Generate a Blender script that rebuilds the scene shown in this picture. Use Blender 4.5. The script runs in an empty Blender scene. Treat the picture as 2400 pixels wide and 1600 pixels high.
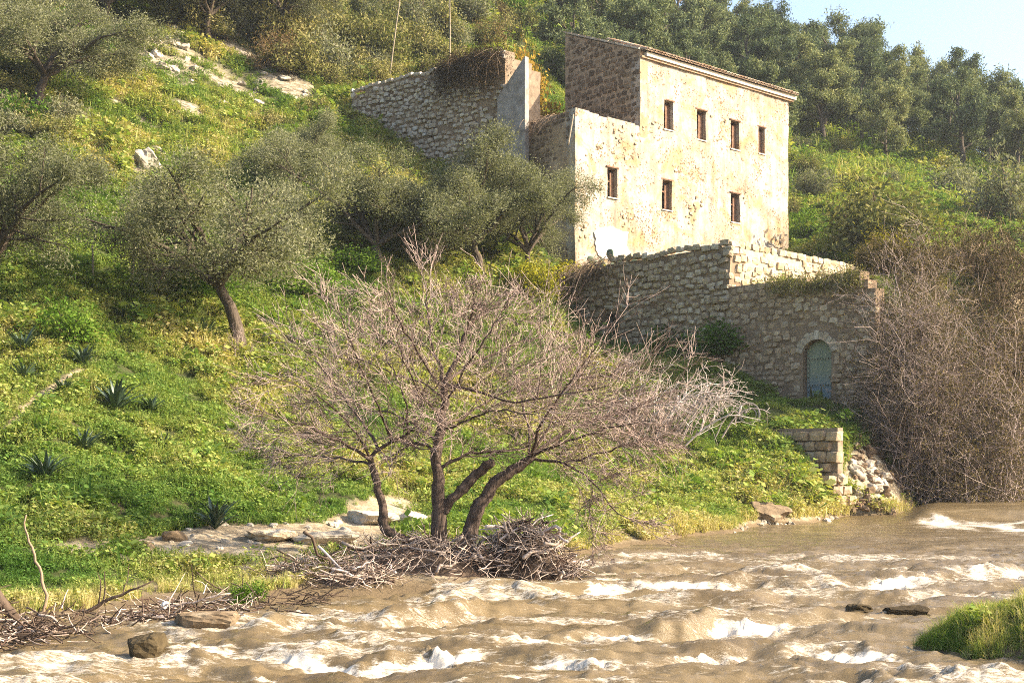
import bpy, math, random
import numpy as np
from mathutils import Matrix, Vector, Euler
R_ = math.radians
rng = np.random.default_rng(7)
random.seed(7)
sc = bpy.context.scene
COL = sc.collection

# ------------------------------------------------------------------ camera, light, exposure
F, CX, YH, H = 3000.0, 1200.0, 1065.0, 1.75      # focal length / principal column / horizon row of the photo, eye height
cam_d = bpy.data.cameras.new('camera')
cam_d.sensor_width = 36.0
cam_d.lens = F / 2400.0 * 36.0
cam_d.shift_y = (YH - 800.0) / 2400.0
cam_d.clip_end = 2000.0
cam = bpy.data.objects.new('camera', cam_d)
cam.location = (0, 0, H)
cam.rotation_euler = (R_(90), 0, 0)
COL.objects.link(cam)
sc.camera = cam

SUN_AZ, SUN_EL = 96.0, 31.0          # azimuth clockwise from +Y (the view direction), elevation
world = bpy.data.worlds.new('World')
sc.world = world
world.use_nodes = True
wn = world.node_tree.nodes
wn.clear()
w_out = wn.new('ShaderNodeOutputWorld'); w_bg = wn.new('ShaderNodeBackground'); w_sky = wn.new('ShaderNodeTexSky')
w_sky.sky_type = 'NISHITA'; w_sky.sun_disc = False
w_sky.sun_elevation = R_(SUN_EL); w_sky.sun_rotation = R_(SUN_AZ)
w_sky.air_density = 1.0; w_sky.dust_density = 3.5; w_sky.ozone_density = 1.2
w_bg.inputs['Strength'].default_value = 0.13
world.node_tree.links.new(w_sky.outputs[0], w_bg.inputs['Color'])
world.node_tree.links.new(w_bg.outputs[0], w_out.inputs['Surface'])
sun_d = bpy.data.lights.new('sun', 'SUN')
sun_d.energy = 4.8; sun_d.angle = R_(0.55); sun_d.color = (1.0, 0.86, 0.66)
sun = bpy.data.objects.new('sun', sun_d)
SD = Vector((math.sin(R_(SUN_AZ)) * math.cos(R_(SUN_EL)), math.cos(R_(SUN_AZ)) * math.cos(R_(SUN_EL)), math.sin(R_(SUN_EL))))
sun.rotation_euler = SD.to_track_quat('Z', 'Y').to_euler()
sun.location = (40, -10, 40)
COL.objects.link(sun)
vs = sc.view_settings
vs.view_transform = 'Standard'; vs.look = 'None'; vs.exposure = 1.62; vs.gamma = 1.0; vs.use_curve_mapping = False
sc.cycles.pixel_filter_type = 'BLACKMAN_HARRIS'; sc.cycles.filter_width = 1.0
sc.cycles.use_denoising = False
sc.cycles.max_bounces = 6; sc.cycles.diffuse_bounces = 3; sc.cycles.volume_bounces = 0; sc.cycles.sample_clamp_indirect = 3.0; sc.cycles.sample_clamp_direct = 2.5

# ------------------------------------------------------------------ noise
def _hash(ix, iy, iz, seed):
    h = (ix.astype(np.int64) * 374761393 + iy.astype(np.int64) * 668265263 + iz.astype(np.int64) * 2147483647 + seed * 144665) & 0xffffffff
    h = ((h ^ (h >> 13)) * 1274126177) & 0xffffffff
    h = h ^ (h >> 16)
    return (h & 0xffffff) / float(0xffffff)
def vnoise(x, y, z=None, seed=0):
    x = np.asarray(x, float); y = np.asarray(y, float)
    z = np.zeros_like(x) if z is None else np.asarray(z, float)
    ix, iy, iz = np.floor(x), np.floor(y), np.floor(z)
    fx, fy, fz = x - ix, y - iy, z - iz
    fx = fx * fx * fx * (fx * (fx * 6 - 15) + 10); fy = fy * fy * fy * (fy * (fy * 6 - 15) + 10); fz = fz * fz * (3 - 2 * fz)
    r = 0
    for a in (0, 1):
        for b in (0, 1):
            for c in (0, 1):
                r = r + _hash(ix + a, iy + b, iz + c, seed) * (fx if a else 1 - fx) * (fy if b else 1 - fy) * (fz if c else 1 - fz)
    return r * 2 - 1
def fbm(x, y, z=None, seed=0, octv=4, gain=0.5):
    r, a, f = 0, 1.0, 1.0
    for o in range(octv):
        r = r + a * vnoise(np.asarray(x) * f, np.asarray(y) * f, None if z is None else np.asarray(z) * f, seed + o * 17)
        a *= gain; f *= 2.03
    return r
def sstep(a, b, x):
    t = np.clip((np.asarray(x, float) - a) / (b - a), 0, 1)
    return t * t * (3 - 2 * t)

# ------------------------------------------------------------------ object helpers
def tag(o, label=None, cat=None, group=None, kind=None):
    if label: o['label'] = label
    if cat: o['category'] = cat
    if group: o['group'] = group
    if kind: o['kind'] = kind
    return o
def new_mesh(name, V, faces, mat=None, smooth=True, attrs=None):
    """V (N,3); faces: array (M,k) or list of arrays of differing k."""
    V = np.asarray(V, np.float32)
    if not isinstance(faces, (list, tuple)): faces = [faces]
    faces = [np.asarray(f, np.int32) for f in faces if len(f)]
    me = bpy.data.meshes.new(name)
    me.vertices.add(len(V)); me.vertices.foreach_set('co', V.ravel())
    loops = np.concatenate([f.ravel() for f in faces])
    sizes = np.concatenate([np.full(len(f), f.shape[1], np.int32) for f in faces])
    starts = np.concatenate([[0], np.cumsum(sizes)[:-1]]).astype(np.int32)
    me.loops.add(len(loops)); me.loops.foreach_set('vertex_index', loops)
    me.polygons.add(len(sizes)); me.polygons.foreach_set('loop_start', starts)
    me.polygons.foreach_set('loop_total', sizes)
    me.polygons.foreach_set('use_smooth', np.full(len(sizes), smooth))
    if attrs:
        for k, v in attrs.items():
            a = me.attributes.new(k, 'FLOAT', 'POINT'); a.data.foreach_set('value', np.asarray(v, np.float32))
    me.update(calc_edges=True)
    if mat is not None: me.materials.append(mat)
    return me
def link(name, me, parent=None, loc=None):
    o = bpy.data.objects.new(name, me)
    COL.objects.link(o)
    if parent is not None: o.parent = parent
    if loc is not None: o.location = loc
    return o
def empty(name, loc, label, cat, group=None, rz=0.0, scale=None):
    o = bpy.data.objects.new(name, None); COL.objects.link(o)
    o.empty_display_size = 0.2
    o.location = loc; o.rotation_euler = (0, 0, rz)
    if scale is not None: o.scale = (scale,) * 3 if np.isscalar(scale) else scale
    return tag(o, label, cat, group)
def copy_tree(o, loc, rz, scale, label, group=None, parent=None):
    c = o.copy(); COL.objects.link(c)
    c.location = loc; c.rotation_euler = (0, 0, rz); c.scale = (scale,) * 3 if np.isscalar(scale) else scale
    if label: c['label'] = label
    if group: c['group'] = group
    for ch in o.children:
        d = ch.copy(); COL.objects.link(d); d.parent = c
        for g in ch.children:
            e = g.copy(); COL.objects.link(e); e.parent = d
    return c
class MB:
    """collects geometry for ONE mesh"""
    def __init__(s): s.V = []; s.Fq = []; s.Ft = []; s.n = 0
    def add(s, V, Fq=None, Ft=None):
        V = np.asarray(V, float).reshape(-1, 3)
        if Fq is not None and len(Fq): s.Fq.append(np.asarray(Fq).reshape(-1, 4) + s.n)
        if Ft is not None and len(Ft): s.Ft.append(np.asarray(Ft).reshape(-1, 3) + s.n)
        s.V.append(V); s.n += len(V)
    def quad(s, a, b, c, d): s.add([a, b, c, d], [[0, 1, 2, 3]])
    def box(s, o, u, v, w):
        """corner o, edge vectors u, v, w (right handed)"""
        o, u, v, w = (np.asarray(k, float) for k in (o, u, v, w))
        V = [o, o + u, o + u + v, o + v, o + w, o + u + w, o + u + v + w, o + v + w]
        s.add(V, [[0, 3, 2, 1], [4, 5, 6, 7], [0, 1, 5, 4], [1, 2, 6, 5], [2, 3, 7, 6], [3, 0, 4, 7]])
    def mesh(s, name, mat, off=(0, 0, 0), smooth=False):
        V = np.concatenate(s.V) - np.asarray(off, float)
        fs = []
        if s.Fq: fs.append(np.concatenate(s.Fq))
        if s.Ft: fs.append(np.concatenate(s.Ft))
        return new_mesh(name, V, fs, mat, smooth)
    def obj(s, name, mat, parent=None, smooth=False):
        off = parent_world(parent) if parent is not None else (0, 0, 0)
        return link(name, s.mesh(name, mat, off, smooth), parent)
def parent_world(p):
    v = Vector((0, 0, 0))
    while p is not None:
        v += p.location; p = p.parent
    return np.array(v)
def tubes(P, Rr, n=5, cap=False):
    """P (B,K,3), Rr (B,K) -> V, quads"""
    P = np.asarray(P, float); Rr = np.asarray(Rr, float)
    B, K = P.shape[:2]
    T = np.gradient(P, axis=1); T /= np.linalg.norm(T, axis=2, keepdims=True) + 1e-9
    m = T.mean(1); ref = np.where((np.abs(m[:, 2:3]) > 0.8), np.array([[1.0, 0.2, 0]]), np.array([[0.1, 0.2, 1.0]]))[:, None, :]
    U = np.cross(T, ref); U /= np.linalg.norm(U, axis=2, keepdims=True) + 1e-9
    W = np.cross(T, U)
    a = np.arange(n) / n * 2 * np.pi
    V = P[:, :, None, :] + Rr[:, :, None, None] * (np.cos(a)[None, None, :, None] * U[:, :, None, :] + np.sin(a)[None, None, :, None] * W[:, :, None, :])
    idx = np.arange(B * K * n).reshape(B, K, n)
    nx = np.roll(idx, -1, axis=2)
    q = np.stack([idx[:, :-1], nx[:, :-1], nx[:, 1:], idx[:, 1:]], axis=-1).reshape(-1, 4)
    Ft = []
    V = V.reshape(-1, 3)
    if cap:
        base = len(V)
        V = np.concatenate([V, P[:, -1], P[:, 0]])
        for b in range(B):
            for k in range(n):
                Ft.append([idx[b, -1, k], idx[b, -1, (k + 1) % n], base + b])
                Ft.append([idx[b, 0, (k + 1) % n], idx[b, 0, k], base + B + b])
    return V, q, np.asarray(Ft, int).reshape(-1, 3)
def resample(pts, rad, K, jit=0.0, r=rng):
    pts = np.asarray(pts, float); rad = np.asarray(rad, float)
    d = np.concatenate([[0], np.cumsum(np.linalg.norm(np.diff(pts, axis=0), axis=1))])
    t = np.linspace(0, d[-1], K)
    # smooth: catmull-like by interpolating then averaging
    Q = np.stack([np.interp(t, d, pts[:, k]) for k in range(3)], 1)
    for _ in range(2):
        Q[1:-1] = 0.25 * Q[:-2] + 0.5 * Q[1:-1] + 0.25 * Q[2:]
    if jit: Q[1:-1] += r.normal(0, jit, Q[1:-1].shape)
    return Q, np.interp(t, d, rad)
def grow(P, Rr, n, r, lenf, ang, K=5, up=0.1, tmin=0.25, rr=0.6, wob=0.12, tip=0.35, rmin=0.003, lenabs=None, droop=0.0, out=None, outw=0.0):
    B, K0 = P.shape[:2]
    idx = np.repeat(np.arange(B), n)
    t = r.uniform(tmin, 0.98, len(idx))
    f = t * (K0 - 1); i = np.clip(f.astype(int), 0, K0 - 2); fr = (f - i)[:, None]
    pos = P[idx, i] * (1 - fr) + P[idx, i + 1] * fr
    tan = P[idx, i + 1] - P[idx, i]; tan /= np.linalg.norm(tan, axis=1, keepdims=True) + 1e-9
    q = r.normal(0, 1, tan.shape); q -= (q * tan).sum(1, keepdims=True) * tan; q /= np.linalg.norm(q, axis=1, keepdims=True) + 1e-9
    a = np.radians(r.uniform(ang[0], ang[1], len(idx)))[:, None]
    d = np.cos(a) * tan + np.sin(a) * q
    d[:, 2] += up
    if out is not None:
        o = pos - np.asarray(out); o /= np.linalg.norm(o, axis=1, keepdims=True) + 1e-9
        d += outw * o
    d /= np.linalg.norm(d, axis=1, keepdims=True)
    L = np.linalg.norm(np.diff(P, axis=1), axis=2).sum(1)[idx] * lenf if lenabs is None else np.full(len(idx), lenabs)
    L = L * (1.15 - 0.5 * t) * r.uniform(0.55, 1.3, len(idx))
    pr = Rr[idx, i] * (1 - fr[:, 0]) + Rr[idx, i + 1] * fr[:, 0]
    out_ = np.zeros((len(idx), K, 3)); out_[:, 0] = pos
    dd = d.copy()
    for k in range(1, K):
        dd = dd + r.normal(0, wob, dd.shape); dd[:, 2] -= droop
        dd /= np.linalg.norm(dd, axis=1, keepdims=True)
        out_[:, k] = out_[:, k - 1] + dd * (L / (K - 1))[:, None]
    r0 = np.maximum(pr * rr, rmin)
    rad = r0[:, None] * np.linspace(1, tip, K)[None, :]
    return out_, np.maximum(rad, rmin * 0.7)
def leaf_quads(C, length, width, r, nrm=None, upbias=0.0, dirs=None, dirw=0.0):
    """one diamond leaf per centre"""
    N = len(C)
    a = r.normal(0, 1, (N, 3)); a[:, 2] += upbias
    if dirs is not None: a = a * (1 - dirw) + dirs * dirw * 1.7
    a /= np.linalg.norm(a, axis=1, keepdims=True) + 1e-9
    b = r.normal(0, 1, (N, 3)); b -= (b * a).sum(1, keepdims=True) * a; b /= np.linalg.norm(b, axis=1, keepdims=True) + 1e-9
    L = (length * r.uniform(0.65, 1.35, N))[:, None]; W = (width * r.uniform(0.7, 1.3, N))[:, None]
    V = np.stack([C - a * L * .5, C + b * W * .5, C + a * L * .5, C - b * W * .5], 1).reshape(-1, 3)
    return V, np.arange(N * 4).reshape(N, 4)

# ------------------------------------------------------------------ materials
def nt(name):
    m = bpy.data.materials.new(name); m.use_nodes = True
    t = m.node_tree; t.nodes.clear()
    out = t.nodes.new('ShaderNodeOutputMaterial')
    return m, t, out
def N(t, kind, **kw):
    n = t.nodes.new(kind)
    for k, v in kw.items():
        if k in n.inputs.keys() if hasattr(n.inputs, 'keys') else False: n.inputs[k].default_value = v
        else: setattr(n, k, v)
    return n
def ramp(t, fac, stops, interp='LINEAR'):
    n = t.nodes.new('ShaderNodeValToRGB'); cr = n.color_ramp; cr.interpolation = interp
    while len(cr.elements) < len(stops): cr.elements.new(0.5)
    for e, (p, c) in zip(cr.elements, stops):
        e.position = p; e.color = (c[0], c[1], c[2], 1) if not np.isscalar(c) else (c, c, c, 1)
    t.links.new(fac, n.inputs['Fac'])
    return n.outputs['Color']
def noise(t, scale, detail=4, rough=0.55, vec=None, dist=0.0):
    n = t.nodes.new('ShaderNodeTexNoise'); n.inputs['Scale'].default_value = scale
    n.inputs['Detail'].default_value = detail; n.inputs['Roughness'].default_value = rough; n.inputs['Distortion'].default_value = dist
    if vec is not None: t.links.new(vec, n.inputs['Vector'])
    return n.outputs['Fac']
def mix(t, fac, a, b, mode='MIX'):
    n = t.nodes.new('ShaderNodeMix'); n.data_type = 'RGBA'; n.blend_type = mode
    for sock, v in ((n.inputs[0], fac), (n.inputs[6], a), (n.inputs[7], b)):
        if isinstance(v, bpy.types.NodeSocket): t.links.new(v, sock)
        elif np.isscalar(v): sock.default_value = v
        else: sock.default_value = (*v, 1)
    return n.outputs[2]
def math_(t, op, a, b=0.0, clamp=False):
    n = t.nodes.new('ShaderNodeMath'); n.operation = op; n.use_clamp = clamp
    for k, v in enumerate((a, b)):
        if isinstance(v, bpy.types.NodeSocket): t.links.new(v, n.inputs[k])
        else: n.inputs[k].default_value = v
    return n.outputs[0]
def pos(t): return t.nodes.new('ShaderNodeNewGeometry').outputs['Position']
def objrand(t): return t.nodes.new('ShaderNodeObjectInfo').outputs['Random']
def islrand(t): return t.nodes.new('ShaderNodeNewGeometry').outputs['Random Per Island']
def principled(t, out, col, rough=0.9, bumph=None, bstr=0.4, bdist=0.02, spec=0.2):
    p = t.nodes.new('ShaderNodeBsdfPrincipled')
    if isinstance(col, bpy.types.NodeSocket): t.links.new(col, p.inputs['Base Color'])
    else: p.inputs['Base Color'].default_value = (*col, 1)
    if isinstance(rough, bpy.types.NodeSocket): t.links.new(rough, p.inputs['Roughness'])
    else: p.inputs['Roughness'].default_value = rough
    p.inputs['Specular IOR Level'].default_value = spec
    if bumph is not None:
        b = t.nodes.new('ShaderNodeBump'); b.inputs['Strength'].default_value = bstr; b.inputs['Distance'].default_value = bdist
        t.links.new(bumph, b.inputs['Height']); t.links.new(b.outputs[0], p.inputs['Normal'])
    t.links.new(p.outputs[0], out.inputs['Surface'])
    return p
def stone_mat(name, cols, lich=(0.42, 0.39, 0.32), lichen=0.35, scale=9.0, moss=None):
    """per-object tint + grain + lichen blotches"""
    m, t, out = nt(name)
    P = pos(t)
    stops = [(k / (len(cols) - 1), c) for k, c in enumerate(cols)]
    rnd = math_(t, 'FRACT', math_(t, 'ADD', objrand(t), islrand(t)))
    c = ramp(t, rnd, stops)
    g = noise(t, scale, 6, 0.65, P)
    c = mix(t, 1.0, c, ramp(t, g, [(0.25, 0.45), (0.75, 1.35)]), 'MULTIPLY')
    l = ramp(t, noise(t, 2.6, 5, 0.6, P), [(0.62 - lichen * 0.3, 0.0), (0.72, 1.0)])
    c = mix(t, l, c, lich)
    if moss is not None:
        c = mix(t, ramp(t, noise(t, 1.1, 4, 0.6, P), [(0.5, 0.0), (0.62, 0.8)]), c, moss)
    principled(t, out, c, 0.95, g, 0.6, 0.03, 0.1)
    return m
def leaf_mat(name, cols, trans=0.3, objvar=0.35, gloss=0.0, patch=0.5):
    m, t, out = nt(name)
    stops = [(k / (len(cols) - 1), c) for k, c in enumerate(cols)]
    n1 = noise(t, 0.9, 3, 0.6, pos(t))
    f = math_(t, 'ADD', math_(t, 'MULTIPLY', islrand(t), 1 - patch), math_(t, 'MULTIPLY', n1, patch))
    f = math_(t, 'ADD', f, math_(t, 'MULTIPLY', math_(t, 'SUBTRACT', objrand(t), 0.5), objvar), clamp=True)
    c = ramp(t, f, stops)
    d = t.nodes.new('ShaderNodeBsdfDiffuse'); tr = t.nodes.new('ShaderNodeBsdfTranslucent'); mx = t.nodes.new('ShaderNodeMixShader')
    t.links.new(c, d.inputs[0]); t.links.new(mix(t, 1.0, c, (1.1, 1.15, 0.6), 'MULTIPLY'), tr.inputs[0])
    mx.inputs[0].default_value = trans
    t.links.new(d.outputs[0], mx.inputs[1]); t.links.new(tr.outputs[0], mx.inputs[2])
    last = mx.outputs[0]
    if gloss:
        g = t.nodes.new('ShaderNodeBsdfGlossy'); g.inputs['Roughness'].default_value = 0.45
        m2 = t.nodes.new('ShaderNodeMixShader'); m2.inputs[0].default_value = gloss
        t.links.new(last, m2.inputs[1]); t.links.new(g.outputs[0], m2.inputs[2]); last = m2.outputs[0]
    t.links.new(last, out.inputs['Surface'])
    return m
def bark_mat(name, c1, c2, scale=14.0, var=0.0):
    m, t, out = nt(name)
    P = pos(t)
    mp = t.nodes.new('ShaderNodeMapping'); mp.inputs['Scale'].default_value = (1, 1, 0.25); t.links.new(P, mp.inputs['Vector'])
    g = noise(t, scale, 6, 0.65, mp.outputs[0], 0.6)
    f = g if not var else math_(t, 'ADD', math_(t, 'MULTIPLY', g, 1 - var), math_(t, 'MULTIPLY', islrand(t), var))
    c = ramp(t, f, [(0.3, c1), (0.7, c2)])
    principled(t, out, c, 0.9, g, 0.9, 0.04, 0.15)
    return m
M = {}
M['olive'] = leaf_mat('olive_leaf', [(0.055, 0.062, 0.034), (0.13, 0.138, 0.078), (0.215, 0.215, 0.13), (0.29, 0.275, 0.185)], 0.32, 0.25, 0.0)
M['olive_bark'] = bark_mat('olive_bark', (0.035, 0.026, 0.018), (0.13, 0.10, 0.075))
M['pine'] = leaf_mat('pine_needle', [(0.045, 0.066, 0.042), (0.10, 0.13, 0.070), (0.19, 0.21, 0.095), (0.30, 0.29, 0.13)], 0.18, 0.5)  # needle tones lightened to stand in for some of the haze
M['pine_bark'] = bark_mat('pine_bark', (0.05, 0.04, 0.03), (0.14, 0.11, 0.085))
M['maquis'] = leaf_mat('maquis_leaf', [(0.05, 0.065, 0.02), (0.13, 0.14, 0.045), (0.22, 0.20, 0.075), (0.33, 0.28, 0.13)], 0.25, 0.5)
M['green_shrub'] = leaf_mat('green_shrub_leaf', [(0.03, 0.07, 0.01), (0.08, 0.15, 0.02), (0.16, 0.22, 0.035)], 0.3, 0.4)
M['yellow_shrub'] = leaf_mat('yellow_shrub_leaf', [(0.09, 0.11, 0.012), (0.24, 0.22, 0.02), (0.42, 0.34, 0.03)], 0.3, 0.3)
M['orange_shrub'] = leaf_mat('orange_leaf', [(0.13, 0.085, 0.02), (0.32, 0.20, 0.035), (0.48, 0.35, 0.09)], 0.3, 0.3)
M['dry_leaf'] = leaf_mat('dry_leaf', [(0.05, 0.035, 0.02), (0.16, 0.11, 0.05), (0.30, 0.20, 0.09)], 0.2, 0.3)
M['creeper_leaf'] = leaf_mat('creeper_leaf', [(0.02, 0.015, 0.009), (0.06, 0.042, 0.022), (0.13, 0.09, 0.045)], 0.1, 0.2)
M['bramble_leaf'] = leaf_mat('bramble_leaf', [(0.04, 0.035, 0.018), (0.10, 0.08, 0.032), (0.22, 0.16, 0.065)], 0.2, 0.3)
M['strap_leaf'] = leaf_mat('strap_leaf', [(0.014, 0.03, 0.014), (0.035, 0.062, 0.032), (0.085, 0.12, 0.07)], 0.12, 0.4, 0.06)
M['cactus'] = leaf_mat('cactus_pad', [(0.05, 0.07, 0.04), (0.10, 0.13, 0.07)], 0.0, 0.4, 0.04)
M['bark'] = bark_mat('river_tree_bark', (0.022, 0.016, 0.012), (0.16, 0.115, 0.09), 26)
M['twig'] = bark_mat('pink_twig', (0.075, 0.05, 0.042), (0.46, 0.35, 0.295), 3.0, 0.85)
M['grey_twig'] = bark_mat('grey_twig', (0.10, 0.07, 0.06), (0.48, 0.38, 0.33), 3.0, 0.8)
M['brown_twig'] = bark_mat('brown_twig', (0.07, 0.045, 0.03), (0.34, 0.245, 0.165), 3.0, 0.8)
M['white_twig'] = bark_mat('white_twig', (0.32, 0.25, 0.22), (0.62, 0.53, 0.48), 3.0, 0.6)
M['drift'] = bark_mat('driftwood', (0.09, 0.055, 0.04), (0.52, 0.42, 0.345), 6.0, 0.75)
M['drift_dark'] = bark_mat('wet_driftwood', (0.03, 0.02, 0.015), (0.12, 0.085, 0.06), 6.0, 0.3)
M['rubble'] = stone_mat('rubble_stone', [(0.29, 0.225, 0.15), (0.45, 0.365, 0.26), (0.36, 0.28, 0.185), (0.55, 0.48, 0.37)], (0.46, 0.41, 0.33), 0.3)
M['rubble_brown'] = stone_mat('brown_rubble_stone', [(0.27, 0.19, 0.12), (0.43, 0.325, 0.215), (0.35, 0.255, 0.16), (0.52, 0.42, 0.295)], (0.36, 0.31, 0.24), 0.2)
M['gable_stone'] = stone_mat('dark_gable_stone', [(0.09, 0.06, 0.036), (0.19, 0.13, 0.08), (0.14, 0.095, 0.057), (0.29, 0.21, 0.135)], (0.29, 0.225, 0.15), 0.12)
M['ruin_stone'] = stone_mat('pale_ruin_stone', [(0.31, 0.25, 0.18), (0.48, 0.41, 0.32), (0.38, 0.31, 0.23), (0.56, 0.50, 0.41)], (0.52, 0.49, 0.44), 0.3)
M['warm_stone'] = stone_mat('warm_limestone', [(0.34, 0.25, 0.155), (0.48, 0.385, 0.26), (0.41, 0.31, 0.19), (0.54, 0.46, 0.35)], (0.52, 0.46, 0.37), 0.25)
M['limestone'] = stone_mat('limestone', [(0.34, 0.285, 0.21), (0.46, 0.40, 0.32), (0.39, 0.335, 0.255)], (0.50, 0.455, 0.38), 0.2, 5.0)
M['wet_rock'] = stone_mat('wet_rock', [(0.035, 0.026, 0.015), (0.075, 0.056, 0.03)], (0.12, 0.10, 0.045), 0.1, 7.0)
M['brown_rock'] = stone_mat('brown_rock', [(0.14, 0.10, 0.06), (0.22, 0.16, 0.10)], (0.32, 0.26, 0.18), 0.2, 7.0)
def simple(name, c1, c2, scale=5.0, rough=0.9, bstr=0.5, bd=0.02, spec=0.15, stops=(0.3, 0.7)):
    m, t, out = nt(name)
    g = noise(t, scale, 6, 0.62, pos(t))
    principled(t, out, ramp(t, g, [(stops[0], c1), (stops[1], c2)]), rough, g, bstr, bd, spec)
    return m
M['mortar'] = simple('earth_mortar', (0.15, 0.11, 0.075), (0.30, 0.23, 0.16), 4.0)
M['mortar_dark'] = simple('dark_mortar', (0.045, 0.032, 0.022), (0.115, 0.083, 0.056), 4.0)
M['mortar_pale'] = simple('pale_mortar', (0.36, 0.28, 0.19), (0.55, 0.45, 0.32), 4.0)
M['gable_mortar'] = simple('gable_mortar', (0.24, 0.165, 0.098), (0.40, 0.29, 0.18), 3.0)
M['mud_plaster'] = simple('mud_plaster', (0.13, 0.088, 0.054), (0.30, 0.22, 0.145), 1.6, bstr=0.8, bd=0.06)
M['grey_plaster'] = simple('grey_plaster', (0.16, 0.14, 0.12), (0.34, 0.31, 0.28), 3.2)
M['wood'] = simple('weathered_wood', (0.10, 0.052, 0.032), (0.26, 0.15, 0.095), 8.0)
M['opening_dark'] = simple('opening_shade', (0.035, 0.02, 0.014), (0.09, 0.055, 0.038), 8.0)  # dark brown standing in for the unlit window openings
M['tile'] = stone_mat('clay_tile', [(0.33, 0.20, 0.12), (0.45, 0.30, 0.19), (0.38, 0.27, 0.19), (0.52, 0.42, 0.31)], (0.45, 0.41, 0.33), 0.3)
M['cornice'] = simple('cornice_plaster', (0.52, 0.44, 0.34), (0.72, 0.65, 0.53), 3.0)
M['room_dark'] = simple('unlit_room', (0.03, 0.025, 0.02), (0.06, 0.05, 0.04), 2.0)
M['pole'] = simple('pale_pole', (0.20, 0.16, 0.11), (0.34, 0.285, 0.21), 6.0)
M['post_dark'] = simple('rusty_post', (0.05, 0.035, 0.028), (0.12, 0.085, 0.06), 6.0)
M['rust_ring'] = simple('weathered_rubber', (0.16, 0.14, 0.12), (0.30, 0.27, 0.23), 6.0)
M['white_paint'] = simple('whitewash', (0.50, 0.46, 0.40), (0.78, 0.76, 0.71), 3.0)
M['plastic'] = simple('white_plastic', (0.70, 0.70, 0.68), (0.80, 0.80, 0.78), 3.0, 0.5)

def plaster_mat():
    m, t, out = nt('limewash_plaster')
    P = pos(t)
    big = noise(t, 0.55, 5, 0.6, P, 0.5)
    c = ramp(t, big, [(0.30, (0.34, 0.255, 0.175)), (0.42, (0.385, 0.315, 0.24)), (0.55, (0.43, 0.375, 0.305)), (0.70, (0.49, 0.45, 0.395))])
    och = ramp(t, noise(t, 0.9, 6, 0.65, P, 1.0), [(0.50, 0.0), (0.63, 0.85)])
    c = mix(t, och, c, (0.42, 0.28, 0.14))
    mid = noise(t, 4.0, 6, 0.7, P)
    c = mix(t, 1.0, c, ramp(t, mid, [(0.28, 0.62), (0.62, 1.06)]), 'MULTIPLY')
    mp2 = t.nodes.new('ShaderNodeMapping'); mp2.inputs['Scale'].default_value = (2.2, 2.2, 0.22); t.links.new(P, mp2.inputs['Vector'])
    c = mix(t, 1.0, c, ramp(t, noise(t, 1.6, 5, 0.65, mp2.outputs[0]), [(0.34, 0.72), (0.56, 1.04)]), 'MULTIPLY')
    # pits and holes in the render where the coat has fallen away
    v = t.nodes.new('ShaderNodeTexVoronoi'); v.inputs['Scale'].default_value = 8.5; v.inputs['Randomness'].default_value = 1.0
    t.links.new(P, v.inputs['Vector'])
    sz = math_(t, 'MULTIPLY', math_(t, 'SUBTRACT', noise(t, 0.6, 4, 0.65, P, 1.2), 0.43), 1.5)
    jag = math_(t, 'MULTIPLY', math_(t, 'SUBTRACT', noise(t, 14.0, 4, 0.7, P), 0.5), 0.5)
    pit = math_(t, 'ADD', math_(t, 'SUBTRACT', sz, math_(t, 'ADD', v.outputs['Distance'], jag)), 0.11)
    pit = ramp(t, math_(t, 'MULTIPLY', pit, 9.0, True), [(0.0, 0.0), (0.6, 1.0)])
    c = mix(t, pit, c, ramp(t, mid, [(0.3, (0.10, 0.065, 0.04)), (0.7, (0.26, 0.17, 0.09))]))
    hgt = math_(t, 'SUBTRACT', math_(t, 'MULTIPLY', mid, 0.35), pit)
    principled(t, out, c, 0.92, hgt, 0.7, 0.05, 0.1)
    return m
M['plaster'] = plaster_mat()

# ------------------------------------------------------------------ photo helpers (position of a ray at depth Y)
def at(x, y, Y): return np.array([(x - CX) / F * Y, Y, H + (YH - y) / F * Y])
def shoreY(y, z=0.0): return (H - z) * F / (y - YH)

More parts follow.
